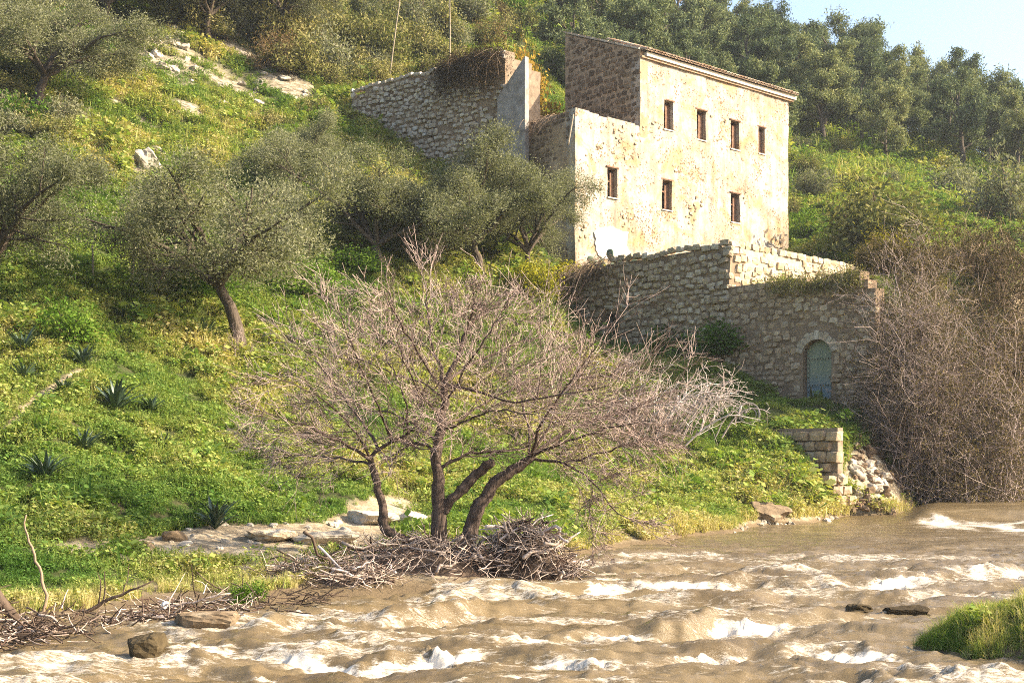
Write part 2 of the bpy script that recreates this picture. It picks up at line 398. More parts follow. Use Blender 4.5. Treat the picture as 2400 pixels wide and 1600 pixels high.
# ------------------------------------------------------------------ ground
PROF = {   # photo column -> (row, depth) up the slope
 -900: [(1545, None), (1400, 13.5), (1200, 17.5), (1065, 20.5), (900, 24.5), (750, 28.5), (600, 33), (450, 39), (300, 46), (150, 53), (0, 61), (-150, 70), (-300, 81), (-420, 100), (-480, 130)],
 -200: [(1520, None), (1390, 14.2), (1200, 18.4), (1065, 21.5), (900, 25.5), (750, 29.5), (600, 34.5), (450, 40.5), (300, 47.5), (150, 54.5), (0, 62.5), (-150, 71.5), (-300, 82), (-420, 100), (-480, 130)],
 100: [(1482, None), (1380, 15), (1290, 17), (1200, 19.3), (1065, 22.5), (900, 26.3), (750, 30.3), (600, 35.2), (450, 41.2), (300, 48), (150, 55), (0, 63), (-150, 72), (-300, 83), (-420, 101), (-480, 131)],
 400: [(1442, None), (1390, 15.6), (1310, 17.8), (1200, 21.2), (1065, 25), (900, 29.4), (750, 34), (600, 39.4), (450, 45.5), (300, 52.5), (150, 59.5), (0, 67.5), (-150, 76.5), (-300, 88), (-420, 105), (-480, 134)],
 600: [(1428, None), (1390, 15.6), (1300, 18.3), (1200, 22.3), (1100, 25.6), (1000, 28.6), (900, 31.8), (800, 35.2), (700, 38.8), (600, 42.8), (500, 47), (400, 51.5), (300, 57), (200, 62), (100, 67), (0, 73), (-100, 80), (-250, 93), (-380, 110), (-450, 138)],
 830: [(1390, None), (1350, 16.9), (1290, 19), (1200, 23.6), (1100, 27.2), (1000, 30.6), (900, 34), (800, 37.6), (700, 41.4), (600, 45.6), (500, 50.2), (400, 55.2), (300, 61.5), (220, 66), (100, 72), (0, 78), (-100, 85), (-250, 98), (-380, 115), (-440, 140)],
 1000: [(1382, None), (1340, 17.4), (1280, 19.8), (1200, 25), (1150, 27.2), (1050, 31), (950, 34.7), (850, 38.4), (750, 42.4), (650, 46.6), (550, 51.2), (450, 56.6), (390, 60.2), (300, 64.5), (150, 71.5), (50, 76.5), (-50, 83), (-200, 97), (-330, 115), (-390, 140)],
 1200: [(1368, None), (1320, 18.8), (1270, 20.8), (1180, 26.5), (1100, 30.6), (1000, 35), (900, 38.8), (800, 42.6), (700, 46.5), (600, 51), (520, 55), (440, 59), (330, 64), (230, 69), (120, 78), (20, 88), (-100, 102), (-220, 122), (-260, 145)],
 1400: [(1297, None), (1250, 25), (1200, 28.2), (1100, 33.2), (1000, 38), (900, 42.4), (830, 46), (800, 49.7), (760, 54), (640, 62), (500, 67), (330, 74), (200, 84), (100, 98), (20, 114), (-60, 135)],
 1550: [(1275, None), (1230, 27.6), (1150, 32.4), (1050, 36.8), (980, 40), (900, 43.2), (850, 46.4), (800, 50), (700, 57), (600, 64), (480, 71), (330, 79), (210, 90), (120, 104), (50, 120), (30, 145)],
 1700: [(1252, None), (1200, 30.8), (1130, 34.5), (1050, 37.6), (980, 40.2), (910, 43), (880, 44.7), (800, 50), (690, 58), (600, 65), (500, 72), (390, 81), (290, 92), (220, 104), (170, 118), (165, 145)],
 1850: [(1228, None), (1190, 33.0), (1120, 35.0), (1040, 37.2), (975, 39.4), (925, 42.2), (900, 44), (760, 52), (630, 62), (560, 68), (470, 76), (380, 86), (310, 95), (265, 105), (245, 118), (260, 145)],
 2000: [(1208, None), (1175, 36.6), (1110, 37.6), (1040, 38.8), (980, 40.2), (935, 41.6), (900, 44), (740, 52), (610, 62), (540, 68), (460, 77), (390, 87), (340, 96), (300, 105), (290, 118), (310, 145)],
 2200: [(1188, None), (1160, 40.2), (1110, 41.2), (1040, 42.4), (960, 43.6), (850, 45.5), (720, 49), (620, 56), (560, 64), (480, 75), (420, 86), (385, 96), (365, 108), (370, 120), (390, 145)],
 2400: [(1164, 43.8), (1140, 44.3), (1080, 45.2), (950, 47.5), (800, 50), (680, 53), (620, 58), (550, 66), (480, 77), (430, 88), (410, 98), (420, 110), (440, 145)],
 2900: [(1158, 44.8), (1100, 46.5), (950, 51), (800, 57), (700, 65), (620, 76), (560, 90), (540, 102), (560, 145)],
 3600: [(1158, 45.5), (1100, 48), (950, 54), (800, 62), (700, 72), (640, 84), (600, 98), (600, 145)],
}
NV, NW = 560, 430
VLO, VHI = math.log(3.0), math.log(175.0)
WLO, WHI = -0.62, 0.78
gv = np.exp(np.linspace(VLO, VHI, NV)); gw = np.linspace(WLO, WHI, NW)
GY = np.repeat(gv[:, None], NW, 1); GX = gw[None, :] * (GY + 9.0)
cols = sorted(PROF)
prof_z = []
for c in cols:
    ys, zs = [], []
    for (r, Y) in PROF[c]:
        if Y is None: Y = shoreY(r)
        ys.append(Y); zs.append(H + (YH - r) / F * Y)
    ys = [0.0, ys[0] - 1.6] + ys + [400.0]; zs = [-0.7, -0.65] + zs + [zs[-1] + 6.0]
    z = np.interp(gv, ys, zs)
    # round the corners of the profile, more with distance
    k = np.exp(-0.5 * (np.arange(-6, 7) / 2.6) ** 2); k /= k.sum()
    zsm = np.convolve(np.pad(z, 6, mode='edge'), k, 'valid')
    prof_z.append(np.where(gv < ys[2] + 1.0, z, zsm))
prof_z = np.array(prof_z)
PXc = np.array(cols, float)
U = CX + F * GX / GY
Ucl = np.clip(U, PXc[0], PXc[-1])
j = np.clip(np.searchsorted(PXc, Ucl) - 1, 0, len(PXc) - 2)
fr = (Ucl - PXc[j]) / (PXc[j + 1] - PXc[j]); fr = fr * fr * (3 - 2 * fr) * 0.5 + fr * 0.5
ri = np.repeat(np.arange(NV)[:, None], NW, 1)
GZ = prof_z[j, ri] * (1 - fr) + prof_z[j + 1, ri] * fr
# smooth across columns so the profiles leave no creases
for _ in range(10):
    GZs = GZ.copy(); GZs[:, 1:-1] = 0.25 * GZ[:, :-2] + 0.5 * GZ[:, 1:-1] + 0.25 * GZ[:, 2:]
    GZ = np.where(GZ > 0.12, GZs, GZ)
# near bank under the camera, and the tussock islet at the lower right
GZ = np.maximum(GZ, 0.35 - 0.55 * sstep(3.2, 6.5, GY) * 2.2)
isl = np.hypot((GX - 5.35) / 1.55, (GY - 11.6) / 1.5) * (1 + 0.12 * fbm(GX * 1.6, GY * 1.6, seed=88))
GZ = np.maximum(GZ, 0.52 * (1 - isl ** 2 * 0.9) - 0.05)
GZ = GZ
# the wall line W: point D0, along e (to the back left); facade direction d
dv = np.array([0.755, 0.656]); dv /= np.linalg.norm(dv); ev = np.array([-dv[1], dv[0]]); nv_ = -ev
D0 = np.array([(1915 - CX) / F * 42.0, 42.0])
def wst(X, Y): return (X - D0[0]) * ev[0] + (Y - D0[1]) * ev[1], (X - D0[0]) * dv[0] + (Y - D0[1]) * dv[1]
# relief
am = sstep(0.05, 1.2, GZ)
GZ = GZ + am * (0.16 * fbm(GX * 0.55, GY * 0.55, seed=3) + 0.05 * fbm(GX * 2.1, GY * 2.1, seed=9)) + am * sstep(45, 70, GY) * 0.5 * fbm(GX * 0.18, GY * 0.18, seed=21, octv=3)
ws, wt = wst(GX, GY)
m_back = sstep(0.30, 0.45, wt) * sstep(-3.0, -1.7, ws) * (1 - sstep(13.5, 14.5, ws))
zback = 7.35 + 0.10 * np.clip(wt, 0, 12) + 0.05 * fbm(GX * 1.5, GY * 1.5, seed=4)
zb = np.maximum(GZ, np.where(ws < 3.4, zback, 7.6))
GZ = GZ * (1 - m_back) + zb * m_back
dmask = sstep(-3.2, -2.0, wt) * (1 - sstep(0.1, 0.3, wt)) * (1 - sstep(1.0, 1.9, np.abs(ws)))
GZ = GZ * (1 - dmask) + np.minimum(GZ, 3.42) * dmask
def tz(X, Y):
    X = np.asarray(X, float); Y = np.asarray(Y, float)
    a = np.clip((np.log(np.maximum(Y, 3.001)) - VLO) / (VHI - VLO) * (NV - 1), 0, NV - 1.001)
    b = np.clip((X / (Y + 9.0) - WLO) / (WHI - WLO) * (NW - 1), 0, NW - 1.001)
    i0 = a.astype(int); j0 = b.astype(int); fa = a - i0; fb = b - j0
    return (GZ[i0, j0] * (1 - fa) * (1 - fb) + GZ[i0 + 1, j0] * fa * (1 - fb) + GZ[i0, j0 + 1] * (1 - fa) * fb + GZ[i0 + 1, j0 + 1] * fa * fb)
def px(X, Y, Z): return CX + F * X / Y, YH - F * (Z - H) / Y
def ground_at(x, y, Ylo=9.0, Yhi=150.0):
    """first ground point along the photo ray (x, y)"""
    Ys = np.geomspace(Ylo, Yhi, 1500)
    X = (x - CX) / F * Ys; Zr = H + (YH - y) / F * Ys
    d = tz(X, Ys) - Zr
    k = np.argmax(d > 0) if (d > 0).any() else len(Ys) - 1
    return np.array([X[k], Ys[k], tz(X[k], Ys[k])])
def on(X, Y, dz=0.0): return (float(X), float(Y), float(tz(X, Y)) + dz)
# what the ground is made of: bare rock, sand, else soil under the grass
def ell(xp, yp, L, soft=0.5):
    m = np.zeros_like(xp)
    for (cx, cy, rx, ry, rot) in L:
        c, s = math.cos(R_(rot)), math.sin(R_(rot))
        a = ((xp - cx) * c + (yp - cy) * s) / rx; b = (-(xp - cx) * s + (yp - cy) * c) / ry
        m = np.maximum(m, 1 - sstep(1 - soft, 1 + soft, np.hypot(a, b)))
    return m
ROCKS = [(330, 75, 110, 12, 24), (560, 120, 150, 12, 28), (720, 235, 90, 10, 24), (300, 260, 70, 10, 35), (480, 300, 120, 9, 38), (820, 150, 70, 12, 20), (150, 240, 60, 10, 35), (230, 535, 110, 8, 4), (390, 130, 150, 38, 24), (500, 185, 150, 26, 30), (640, 175, 110, 24, 25), (470, 95, 90, 22, 30), (620, 265, 90, 10, 35), (345, 385, 32, 30, -60), (700, 100, 60, 25, 20), (430, 240, 60, 12, 40), (1990, 470, 60, 14, 25), (2120, 430, 90, 10, 20)]
SAND = [(560, 1275, 300, 46, -4), (740, 1280, 200, 62, -14), (850, 1220, 130, 46, -25), (380, 1275, 120, 24, 0), (1880, 1222, 170, 12, -3), (1000, 1215, 60, 16, 0), (2330, 1140, 200, 26, 0), (2390, 800, 40, 130, 0), (1000, 1352, 270, 40, -3), (280, 1285, 160, 24, 0), (2070, 1120, 95, 66, 30), (140, 905, 110, 13, -32), (40, 985, 60, 12, -40)]
gpx, gpy = px(GX, GY, GZ)
n1 = fbm(GX * 0.9, GY * 0.9, seed=31); n2 = fbm(GX * 0.35, GY * 0.35, seed=33)
strk = fbm(GX * 0.5 + GZ * 0.9, GY * 0.4 + GZ * 1.5, seed=77)
rock = np.clip(ell(gpx, gpy, ROCKS, 0.6) * (0.95 + 1.3 * strk + 0.5 * n1) , 0, 1)
sand = np.clip(ell(gpx, gpy, SAND, 0.45) * (1.3 + 0.6 * n1), 0, 1)
sand = np.maximum(sand, (1 - sstep(0.02, 0.16 + 0.08 * n1, GZ)) )
cliff = np.clip(sstep(0.30, 0.45, wt) * (1 - sstep(0.45, 0.6, wt)) * (ws < 3.6) * (ws > -3), 0, 1)
idx = np.arange(NV * NW).reshape(NV, NW)
q = np.stack([idx[:-1, :-1], idx[:-1, 1:], idx[1:, 1:], idx[1:, :-1]], -1).reshape(-1, 4)
def ground_mat():
    m, t, out = nt('ground')
    P = pos(t)
    def attr(n):
        a = t.nodes.new('ShaderNodeAttribute'); a.attribute_name = n; return a.outputs['Fac']
    fine = noise(t, 11.0, 6, 0.7, P); mid = noise(t, 1.6, 5, 0.6, P)
    soil = ramp(t, mid, [(0.3, (0.075, 0.058, 0.03)), (0.48, (0.045, 0.055, 0.018)), (0.7, (0.07, 0.085, 0.022))])  # dark soil puts the shadow between tufts into the colour
    soil = mix(t, 1.0, soil, ramp(t, fine, [(0.25, 0.5), (0.75, 1.4)]), 'MULTIPLY')
    mp = t.nodes.new('ShaderNodeMapping'); mp.inputs['Rotation'].default_value = (0.5, 0.2, 0.4); mp.inputs['Scale'].default_value = (1, 1, 3); t.links.new(P, mp.inputs['Vector'])
    strat = noise(t, 2.2, 7, 0.7, mp.outputs[0], 0.6)
    rk = ramp(t, strat, [(0.38, (0.08, 0.065, 0.04)), (0.48, (0.22, 0.18, 0.12)), (0.66, (0.40, 0.355, 0.28))])
    sd = ramp(t, noise(t, 3.0, 6, 0.65, P), [(0.3, (0.20, 0.145, 0.085)), (0.5, (0.36, 0.285, 0.185)), (0.68, (0.48, 0.41, 0.30))])
    sd = mix(t, 1.0, sd, ramp(t, fine, [(0.3, 0.45), (0.62, 1.1)]), 'MULTIPLY')
    c = mix(t, attr('sand'), soil, sd)
    c = mix(t, attr('rock'), c, rk)
    # the wet margin of the river (the ground itself is darker where water keeps it soaked)
    sx = t.nodes.new('ShaderNodeSeparateXYZ'); t.links.new(P, sx.inputs[0])
    wet = ramp(t, math_(t, 'ADD', sx.outputs[2], math_(t, 'MULTIPLY', math_(t, 'SUBTRACT', mid, 0.5), 0.15)), [(0.05, 1.0), (0.14, 0.0)])
    c = mix(t, wet, c, (0.13, 0.095, 0.055))
    h = math_(t, 'ADD', math_(t, 'MULTIPLY', strat, attr('rock')), math_(t, 'MULTIPLY', fine, 0.35))
    principled(t, out, c, 0.95, h, 0.8, 0.12, 0.1)
    return m
M['ground'] = ground_mat()
gme = new_mesh('ground', np.stack([GX, GY, GZ], -1).reshape(-1, 3), q, M['ground'], True, {'rock': rock.ravel(), 'sand': np.maximum(sand, cliff * 0.6).ravel()})
tag(link('ground', gme), kind='structure')

# ------------------------------------------------------------------ river
def river_mat():
    m, t, out = nt('muddy_river')
    P = pos(t)
    a = t.nodes.new('ShaderNodeAttribute'); a.attribute_name = 'foam'
    mp = t.nodes.new('ShaderNodeMapping'); mp.inputs['Scale'].default_value = (0.34, 1.3, 1.0); mp.inputs['Rotation'].default_value = (0, 0, R_(-6)); t.links.new(P, mp.inputs['Vector'])
    n1 = noise(t, 7.5, 10, 0.78, mp.outputs[0], 2.2); n2 = noise(t, 45.0, 6, 0.8, mp.outputs[0], 1.0); n3 = noise(t, 1.3, 4, 0.6, mp.outputs[0], 0.8)
    mud = ramp(t, n3, [(0.3, (0.105, 0.074, 0.036)), (0.55, (0.150, 0.110, 0.056)), (0.75, (0.205, 0.155, 0.086))])
    f = math_(t, 'ADD', a.outputs['Fac'], math_(t, 'MULTIPLY', math_(t, 'SUBTRACT', n1, 0.5), 2.1))
    f = math_(t, 'ADD', f, math_(t, 'MULTIPLY', math_(t, 'SUBTRACT', n2, 0.5), 1.0))
    fm = ramp(t, f, [(0.51, 0.0), (0.66, 0.28), (1.05, 1.0)])
    c = mix(t, fm, mud, (0.62, 0.555, 0.46))
    rgh = ramp(t, fm, [(0.0, 0.13), (0.5, 0.6)])
    mp2 = t.nodes.new('ShaderNodeMapping'); mp2.inputs['Scale'].default_value = (0.5, 2.6, 1.0); mp2.inputs['Rotation'].default_value = (0, 0, R_(-4)); t.links.new(P, mp2.inputs['Vector'])
    n4 = noise(t, 3.2, 5, 0.6, mp2.outputs[0], 0.7)
    hb = math_(t, 'ADD', math_(t, 'ADD', math_(t, 'MULTIPLY', n1, 0.5), math_(t, 'MULTIPLY', n2, 0.25)), math_(t, 'MULTIPLY', n4, 2.2))
    p = principled(t, out, c, rgh, hb, 0.5, 0.04, 0.5)
    p.inputs['IOR'].default_value = 1.33
    return m
M['river'] = river_mat()
RV, RW = 620, 640
ry = np.exp(np.linspace(math.log(5.0), math.log(66.0), RV)); rw = np.linspace(-0.56, 0.72, RW)
RY = np.repeat(ry[:, None], RW, 1); RX = rw[None, :] * (RY + 2.0)
BANDS = [  # polylines in the photo of the breaking crests, wave height, foam strength, reach
 ([(1290, 1392), (1400, 1380), (1500, 1373), (1700, 1374), (1900, 1371), (2050, 1366), (2250, 1354), (2420, 1346), (2700, 1340)], 0.13, 0.95, 0.30),
 ([(600, 1447), (800, 1428), (960, 1410), (1080, 1400), (1200, 1396), (1330, 1404)], 0.10, 0.55, 0.24),
 ([(560, 1500), (700, 1482), (900, 1470), (1080, 1452), (1300, 1438), (1420, 1428), (1560, 1434)], 0.14, 0.55, 0.24),
 ([(380, 1528), (560, 1528), (700, 1540), (850, 1555), (1000, 1545), (1160, 1535), (1300, 1500), (1450, 1478), (1620, 1478), (1800, 1465), (1950, 1452), (2150, 1440)], 0.17, 1.0, 0.24),
 ([(-250, 1600), (-80, 1572), (60, 1556), (200, 1545), (300, 1540), (420, 1548), (560, 1570), (720, 1590)], 0.08, 0.7, 0.22),
 ([(1180, 1555), (1350, 1556), (1560, 1543), (1740, 1535), (1900, 1532), (2060, 1540), (2180, 1552)], 0.14, 0.85, 0.2),
 ([(700, 1605), (950, 1590), (1150, 1600), (1400, 1592), (1700, 1598), (2000, 1590), (2400, 1610)], 0.08, 0.5, 0.2),
 ([(2100, 1228), (2180, 1222), (2290, 1226), (2420, 1234), (2700, 1245)], 0.10, 1.2, 0.9),
 ([(1350, 1318), (1600, 1304), (1900, 1296), (2150, 1288), (2420, 1272), (2700, 1266)], 0.05, 0.42, 0.5),
 ([(1330, 1343), (1480, 1336), (1700, 1333), (1850, 1330)], 0.10, 0.28, 0.3),
 ([(1560, 1414), (1700, 1418), (1900, 1410), (2100, 1402), (2250, 1392)], 0.12, 0.5, 0.24),
 ([(1900, 1268), (2150, 1262), (2420, 1252), (2700, 1250)], 0.03, 0.42, 0.5),
]
RZ = np.zeros_like(RX); foam = np.zeros_like(RX)
wob = 0.35 * fbm(RX * 0.9, RY * 0.5, seed=51) * np.clip(RY / 18, 0.45, 1.6)
RU = CX + F * RX / RY
for k, (pl, amp, fs, reach) in enumerate(BANDS):
    pl = np.array(pl, float)
    Yb = np.interp(RU, pl[:, 0], shoreY(pl[:, 1])) + wob
    edge = sstep(pl[0, 0] - 40, pl[0, 0] + 130, RU) * (1 - sstep(pl[-1, 0] - 130, pl[-1, 0] + 40, RU))
    s_ = np.clip(Yb / 13.0, 0.8, 2.6)
    dlt = (RY - Yb) / s_
    mod = edge * np.clip(0.75 + 0.75 * fbm(RX * 1.1 + k * 7, RY * 0.3, seed=60 + k, octv=2), 0.1, 1.5)
    hump = np.where(dlt > 0.24, np.exp(-((dlt - 0.24) / 0.42) ** 2), np.exp(-((dlt - 0.24) / 0.17) ** 2))
    RZ += 0.72 * amp * s_ ** 0.5 * mod * (hump - 0.45 * np.exp(-((dlt + 0.12) / 0.22) ** 2))
    fo = np.where(dlt > 0, np.exp(-(dlt / (reach * 0.55)) ** 2), np.exp(-(dlt / (reach * 1.5)) ** 2))
    foam = np.maximum(foam, fs * fo * edge * np.clip(0.8 + 0.5 * fbm(RX * 1.7, RY * 0.9, seed=80 + k, octv=3), 0.15, 1.25))
rap = 1 - sstep(20, 27, RY)                      # rapids in front, a glide behind
rap = np.clip(rap + 0.12, 0, 1)
a1 = fbm(RX * 0.5, RY * 1.3, seed=41, octv=3); a2 = fbm(RX * 1.0 + a1, RY * 2.6, seed=43, octv=3); a3 = fbm(RX * 6, RY * 9, seed=47, octv=3)
a4 = fbm(RX * 0.8 + 3.1, RY * 2.2 + a1, seed=49, octv=2)
RZ += rap * (0.06 * a1 + 0.045 * (1 - np.abs(a2)) + 0.05 * (1 - np.abs(a4)) ** 2 + 0.012 * a3)
a5 = fbm(RX * 0.9 + 0.8 * a1, RY * 4.6, seed=58, octv=3); a6 = fbm(RX * 3.5, RY * 9.0 + a5, seed=59, octv=2)
RZ += (0.35 + 0.65 * rap) * (0.045 * (1 - np.abs(a5)) ** 3 + 0.008 * a6)
foam = foam + 0.32 * rap * sstep(0.80, 0.97, 1 - np.abs(a5)) * np.clip(0.3 + a2, 0, 1)
RZ -= 0.085 * rap
foam = np.maximum(foam, rap * np.clip(0.30 + 0.55 * a1 * (a2 + 0.3) + 0.25 * a2, 0, 0.62))
foam = foam + 0.05 * rap
fl = sstep(0.45, 0.9, foam) * rap
RZ += fl * (0.035 * fbm(RX * 9, RY * 11, seed=48, octv=3) + 0.03 * np.abs(a3))
# water heaped against the two rocks, and the step of the little weir upstream
up_ = sstep(33.4, 35.5, RY + 0.5 * a1) * sstep(2080, 2200, RU)
RZ += 0.30 * up_
calm = sstep(14.0, 11.0, RY) * sstep(520, 250, RU) * 0
foam = foam * (1 - 0.75 * sstep(430, 150, RU) * sstep(11.3, 12.2, RY))
q2 = np.arange(RV * RW).reshape(RV, RW)
q2 = np.stack([q2[:-1, :-1], q2[:-1, 1:], q2[1:, 1:], q2[1:, :-1]], -1).reshape(-1, 4)
# leave out the water sheet well inside the banks
keep = (tz(RX, RY) < 0.75 + 0.3 * up_)
kf = keep.ravel()[q2].any(1)
rme = new_mesh('river', np.stack([RX, RY, RZ], -1).reshape(-1, 3), q2[kf], M['river'], True, {'foam': foam.ravel()})
tag(link('river', rme), kind='structure')

# ------------------------------------------------------------------ stones and stone walls
def rounded_block(seed, round_=0.45, jit=0.10, n=2):
    r = np.random.default_rng(seed)
    V, Fq, key = [], [], {}
    def vid(p):
        k = tuple(np.round(p, 4))
        if k not in key: key[k] = len(V); V.append(p)
        return key[k]
    g = np.linspace(-1, 1, n + 1)
    for ax in range(3):
        for sg in (-1, 1):
            for i in range(n):
                for jx in range(n):
                    qd = []
                    for (a, b) in ((i, jx), (i + 1, jx), (i + 1, jx + 1), (i, jx + 1)):
                        p = np.zeros(3); p[ax] = sg; p[(ax + 1) % 3] = g[a]; p[(ax + 2) % 3] = g[b]; qd.append(vid(p))
                    Fq.append(qd if sg > 0 else qd[::-1])
    V = np.array(V); L = np.linalg.norm(V, axis=1, keepdims=True)
    V = V * (1 - round_) + V / L * 1.12 * round_
    V += r.uniform(-jit, jit, V.shape)
    return V, np.array(Fq)
BLOCKS = [rounded_block(100 + k, 0.34, 0.15) for k in range(12)]
_sm = {}
def stone_mesh(k, mat):
    key = (k, mat.name)
    if key not in _sm: _sm[key] = new_mesh('stone', BLOCKS[k][0], BLOCKS[k][1], mat, False)
    return _sm[key]
def lay_courses(u0, u1, z0, z1, cw, ch, r, inside, brick=False):
    """list of (u, z, w, h) of stones in rough courses"""
    L = []; z = z0
    while z < z1:
        h = r.uniform(*ch); u = u0 - r.uniform(0, cw[1])
        while u < u1:
            w = r.uniform(*cw)
            cu, cz = u + w / 2 + (0 if brick else r.normal(0, 0.02)), z + h / 2 + (0 if brick else r.normal(0, 0.045))
            if inside(cu, cz): L.append((cu, cz, w, h * (1 if brick else r.uniform(0.82, 1.12))))
            u += w
        z += h
    return L
def caps(u0, u1, top, r, h=0.26, w=(0.24, 0.5)):
    L = []; u = u0
    while u < u1 - 0.1:
        ww = min(r.uniform(*w), u1 - u); L.append((u + ww / 2, top(u + ww / 2) - h * 0.42, ww * 1.16, h * r.uniform(0.96, 1.06))); u += ww
    return L
def put_stones(parent, origin, u3, n3, stones, mat, r, depth=0.22, sink=0.04, limit=300, fill=0.9, tilt=0.06, keep_far=True):
    """one object per stone (the largest), the rest joined as stuff; u3, n3 unit vectors, z up"""
    origin = np.asarray(origin, float); off = parent_world(parent)
    u3 = np.asarray(u3, float); n3 = np.asarray(n3, float)
    order = sorted(range(len(stones)), key=lambda k: -stones[k][2] * stones[k][3])
    first = set(order[:limit])
    rest = MB()
    for k, (u, z, w, h) in enumerate(stones):
        dd = depth * r.uniform(0.8, 1.25)
        c = origin + u3 * u + n3 * (-dd / 2 + sink * r.uniform(0.3, 1.6)) + np.array([0, 0, z])
        Mx = np.column_stack([u3, -n3, [0, 0, 1.0]])
        rot = np.array(Euler((r.normal(0, tilt), r.normal(0, tilt), r.normal(0, tilt))).to_matrix())
        S = np.diag([w * fill / 2, dd / 2, h * fill / 2])
        A = Mx @ rot @ S
        b = int(r.integers(0, len(BLOCKS)))
        if k in first:
            m4 = Matrix.Identity(4)
            for i_ in range(3):
                for j_ in range(3): m4[i_][j_] = A[i_, j_]
                m4[i_][3] = c[i_] - off[i_]
            o = bpy.data.objects.new('stone', stone_mesh(b, mat)); COL.objects.link(o)
            o.parent = parent; o.matrix_basis = m4
        else:
            rest.add(BLOCKS[b][0] @ A.T + c, BLOCKS[b][1])
    if rest.n:
        o = rest.obj('small_stones', mat, parent, False); o['kind'] = 'stuff'
def rock_mesh(name, seed, scale, mat, sub=3, rough=0.35, cut=None, strata=0.0):
    """a lumpy boulder, flattened and fractured"""
    r = np.random.default_rng(seed)
    V, Fq = rounded_block(seed, 0.7, 0.0, 2 ** sub)
    n = V / (np.linalg.norm(V, axis=1, keepdims=True))
    o = r.uniform(0, 50, 3)
    d = 1 + rough * fbm(n[:, 0] * 1.3 + o[0], n[:, 1] * 1.3 + o[1], n[:, 2] * 1.3 + o[2], seed=seed, octv=4)
    V = V * d[:, None]
    for k in range(5):       # fracture planes
        p = r.normal(0, 1, 3); p /= np.linalg.norm(p); c = r.uniform(0.6, 0.9)
        ex = np.clip(V @ p - c, 0, None); V = V - ex[:, None] * p * 0.85
    V = V * np.asarray(scale)[None, :]
    if strata: V[:, 2] += strata * np.round(V[:, 2] / (strata * 3))
    V += 0.02 * np.mean(scale) * np.random.default_rng(seed + 1).normal(0, 1, V.shape)
    return new_mesh(name, V, Fq, mat, False)

Z3 = np.array([0, 0, 1.0])
d3 = np.array([dv[0], dv[1], 0]); e3 = np.array([ev[0], ev[1], 0]); n3 = -e3
# ---- the farmhouse
A2 = np.array([(1348 - CX) / F * 55.0, 55.0]); A3 = np.array([A2[0], A2[1], 0.0])
ZB, ZL, ZE = 8.6, 16.6, 19.62       # foot of the walls, top of the low wing, eave
def t_of(x): # facade coordinate of a photo column
    u = (x - CX) / F
    return (u * A2[1] - A2[0]) / (dv[0] - u * dv[1])
def z_of(t, y): return H + (YH - y) / F * (A2[1] + t * dv[1])
T1 = t_of(1500); T2 = t_of(1848)
DEPU, DEPL = 4.9, 5.2
house = empty('farmhouse', (A2[0], A2[1], ZB), 'tall cream plastered farmhouse with seven small windows above the stone terrace', 'house')
win_px = [(1555, 1578, 237, 304), (1633, 1655, 259, 328), (1713, 1733, 284, 350), (1777, 1793, 299, 360), (1424, 1447, 394, 463), (1552, 1575, 423, 492), (1713, 1734, 454, 521)]
wins = []
for (xa, xb, ya, yb) in win_px:
    ta, tb = t_of(xa), t_of(xb); tm = (ta + tb) / 2
    wins.append((ta, tb, z_of(tm, yb), z_of(tm, ya)))
def wall_sheet(mb, org, u3, n3_, us, zs, inside, thick, openings, wob=0.0, seed=0, sub=0.45):
    """front face with openings cut in it, reveals and a back face; u and z breaks subdivided"""
    def fine(b):
        b = sorted(set(np.round(b, 4))); o = [b[0]]
        for p, q_ in zip(b[:-1], b[1:]):
            k = max(1, int(math.ceil((q_ - p) / sub))); o += list(np.linspace(p, q_, k + 1)[1:])
        return np.array(o)
    uu = fine(list(us) + [o[0] for o in openings] + [o[1] for o in openings]); zz = fine(list(zs) + [o[2] for o in openings] + [o[3] for o in openings])
    n_u, n_z = len(uu), len(zz)
    Uu, Zz = np.meshgrid(uu, zz, indexing='ij')
    bul = wob * fbm(Uu * 0.9, Zz * 0.9, seed=seed, octv=3) if wob else 0 * Uu
    Vf = org + Uu[..., None] * u3 + bul[..., None] * n3_ + Zz[..., None] * Z3
    Vb = org + Uu[..., None] * u3 - thick * n3_ + Zz[..., None] * Z3
    V = np.concatenate([Vf.reshape(-1, 3), Vb.reshape(-1, 3)]); nn = n_u * n_z
    I = np.arange(nn).reshape(n_u, n_z)
    def solid(i_, j_):
        if i_ < 0 or j_ < 0 or i_ >= n_u - 1 or j_ >= n_z - 1: return False
        u = (uu[i_] + uu[i_ + 1]) / 2; z = (zz[j_] + zz[j_ + 1]) / 2
        if not inside(u, z): return False
        return not any(a < u < b and c < z < d for (a, b, c, d) in openings)
    Fq = []
    for i_ in range(n_u - 1):
        for j_ in range(n_z - 1):
            if not solid(i_, j_): continue
            a, b, c, d = I[i_, j_], I[i_ + 1, j_], I[i_ + 1, j_ + 1], I[i_, j_ + 1]
            Fq.append([a, b, c, d]); Fq.append([a + nn, d + nn, c + nn, b + nn])
            if not solid(i_ - 1, j_): Fq.append([a, d, d + nn, a + nn])
            if not solid(i_ + 1, j_): Fq.append([b, b + nn, c + nn, c])
            if not solid(i_, j_ - 1): Fq.append([a, a + nn, b + nn, b])
            if not solid(i_, j_ + 1): Fq.append([d, c, c + nn, d + nn])
    mb.add(V, np.array(Fq))
rs = np.random.default_rng(11)
def low_top(u): return ZL + 0.10 * float(vnoise(np.array(u * 1.7), np.array(3.3), seed=5)) - 0.10 * (u > 2.2)
fac = MB()
wall_sheet(fac, A3, d3, n3, [0, T1, T2], [ZB, ZL, ZE], lambda u, z: (z < low_top(u)) if u < T1 else z < ZE, 0.55, wins, 0.035, 3, 0.3)
facade = fac.obj('facade_wall', M['plaster'], house, False)
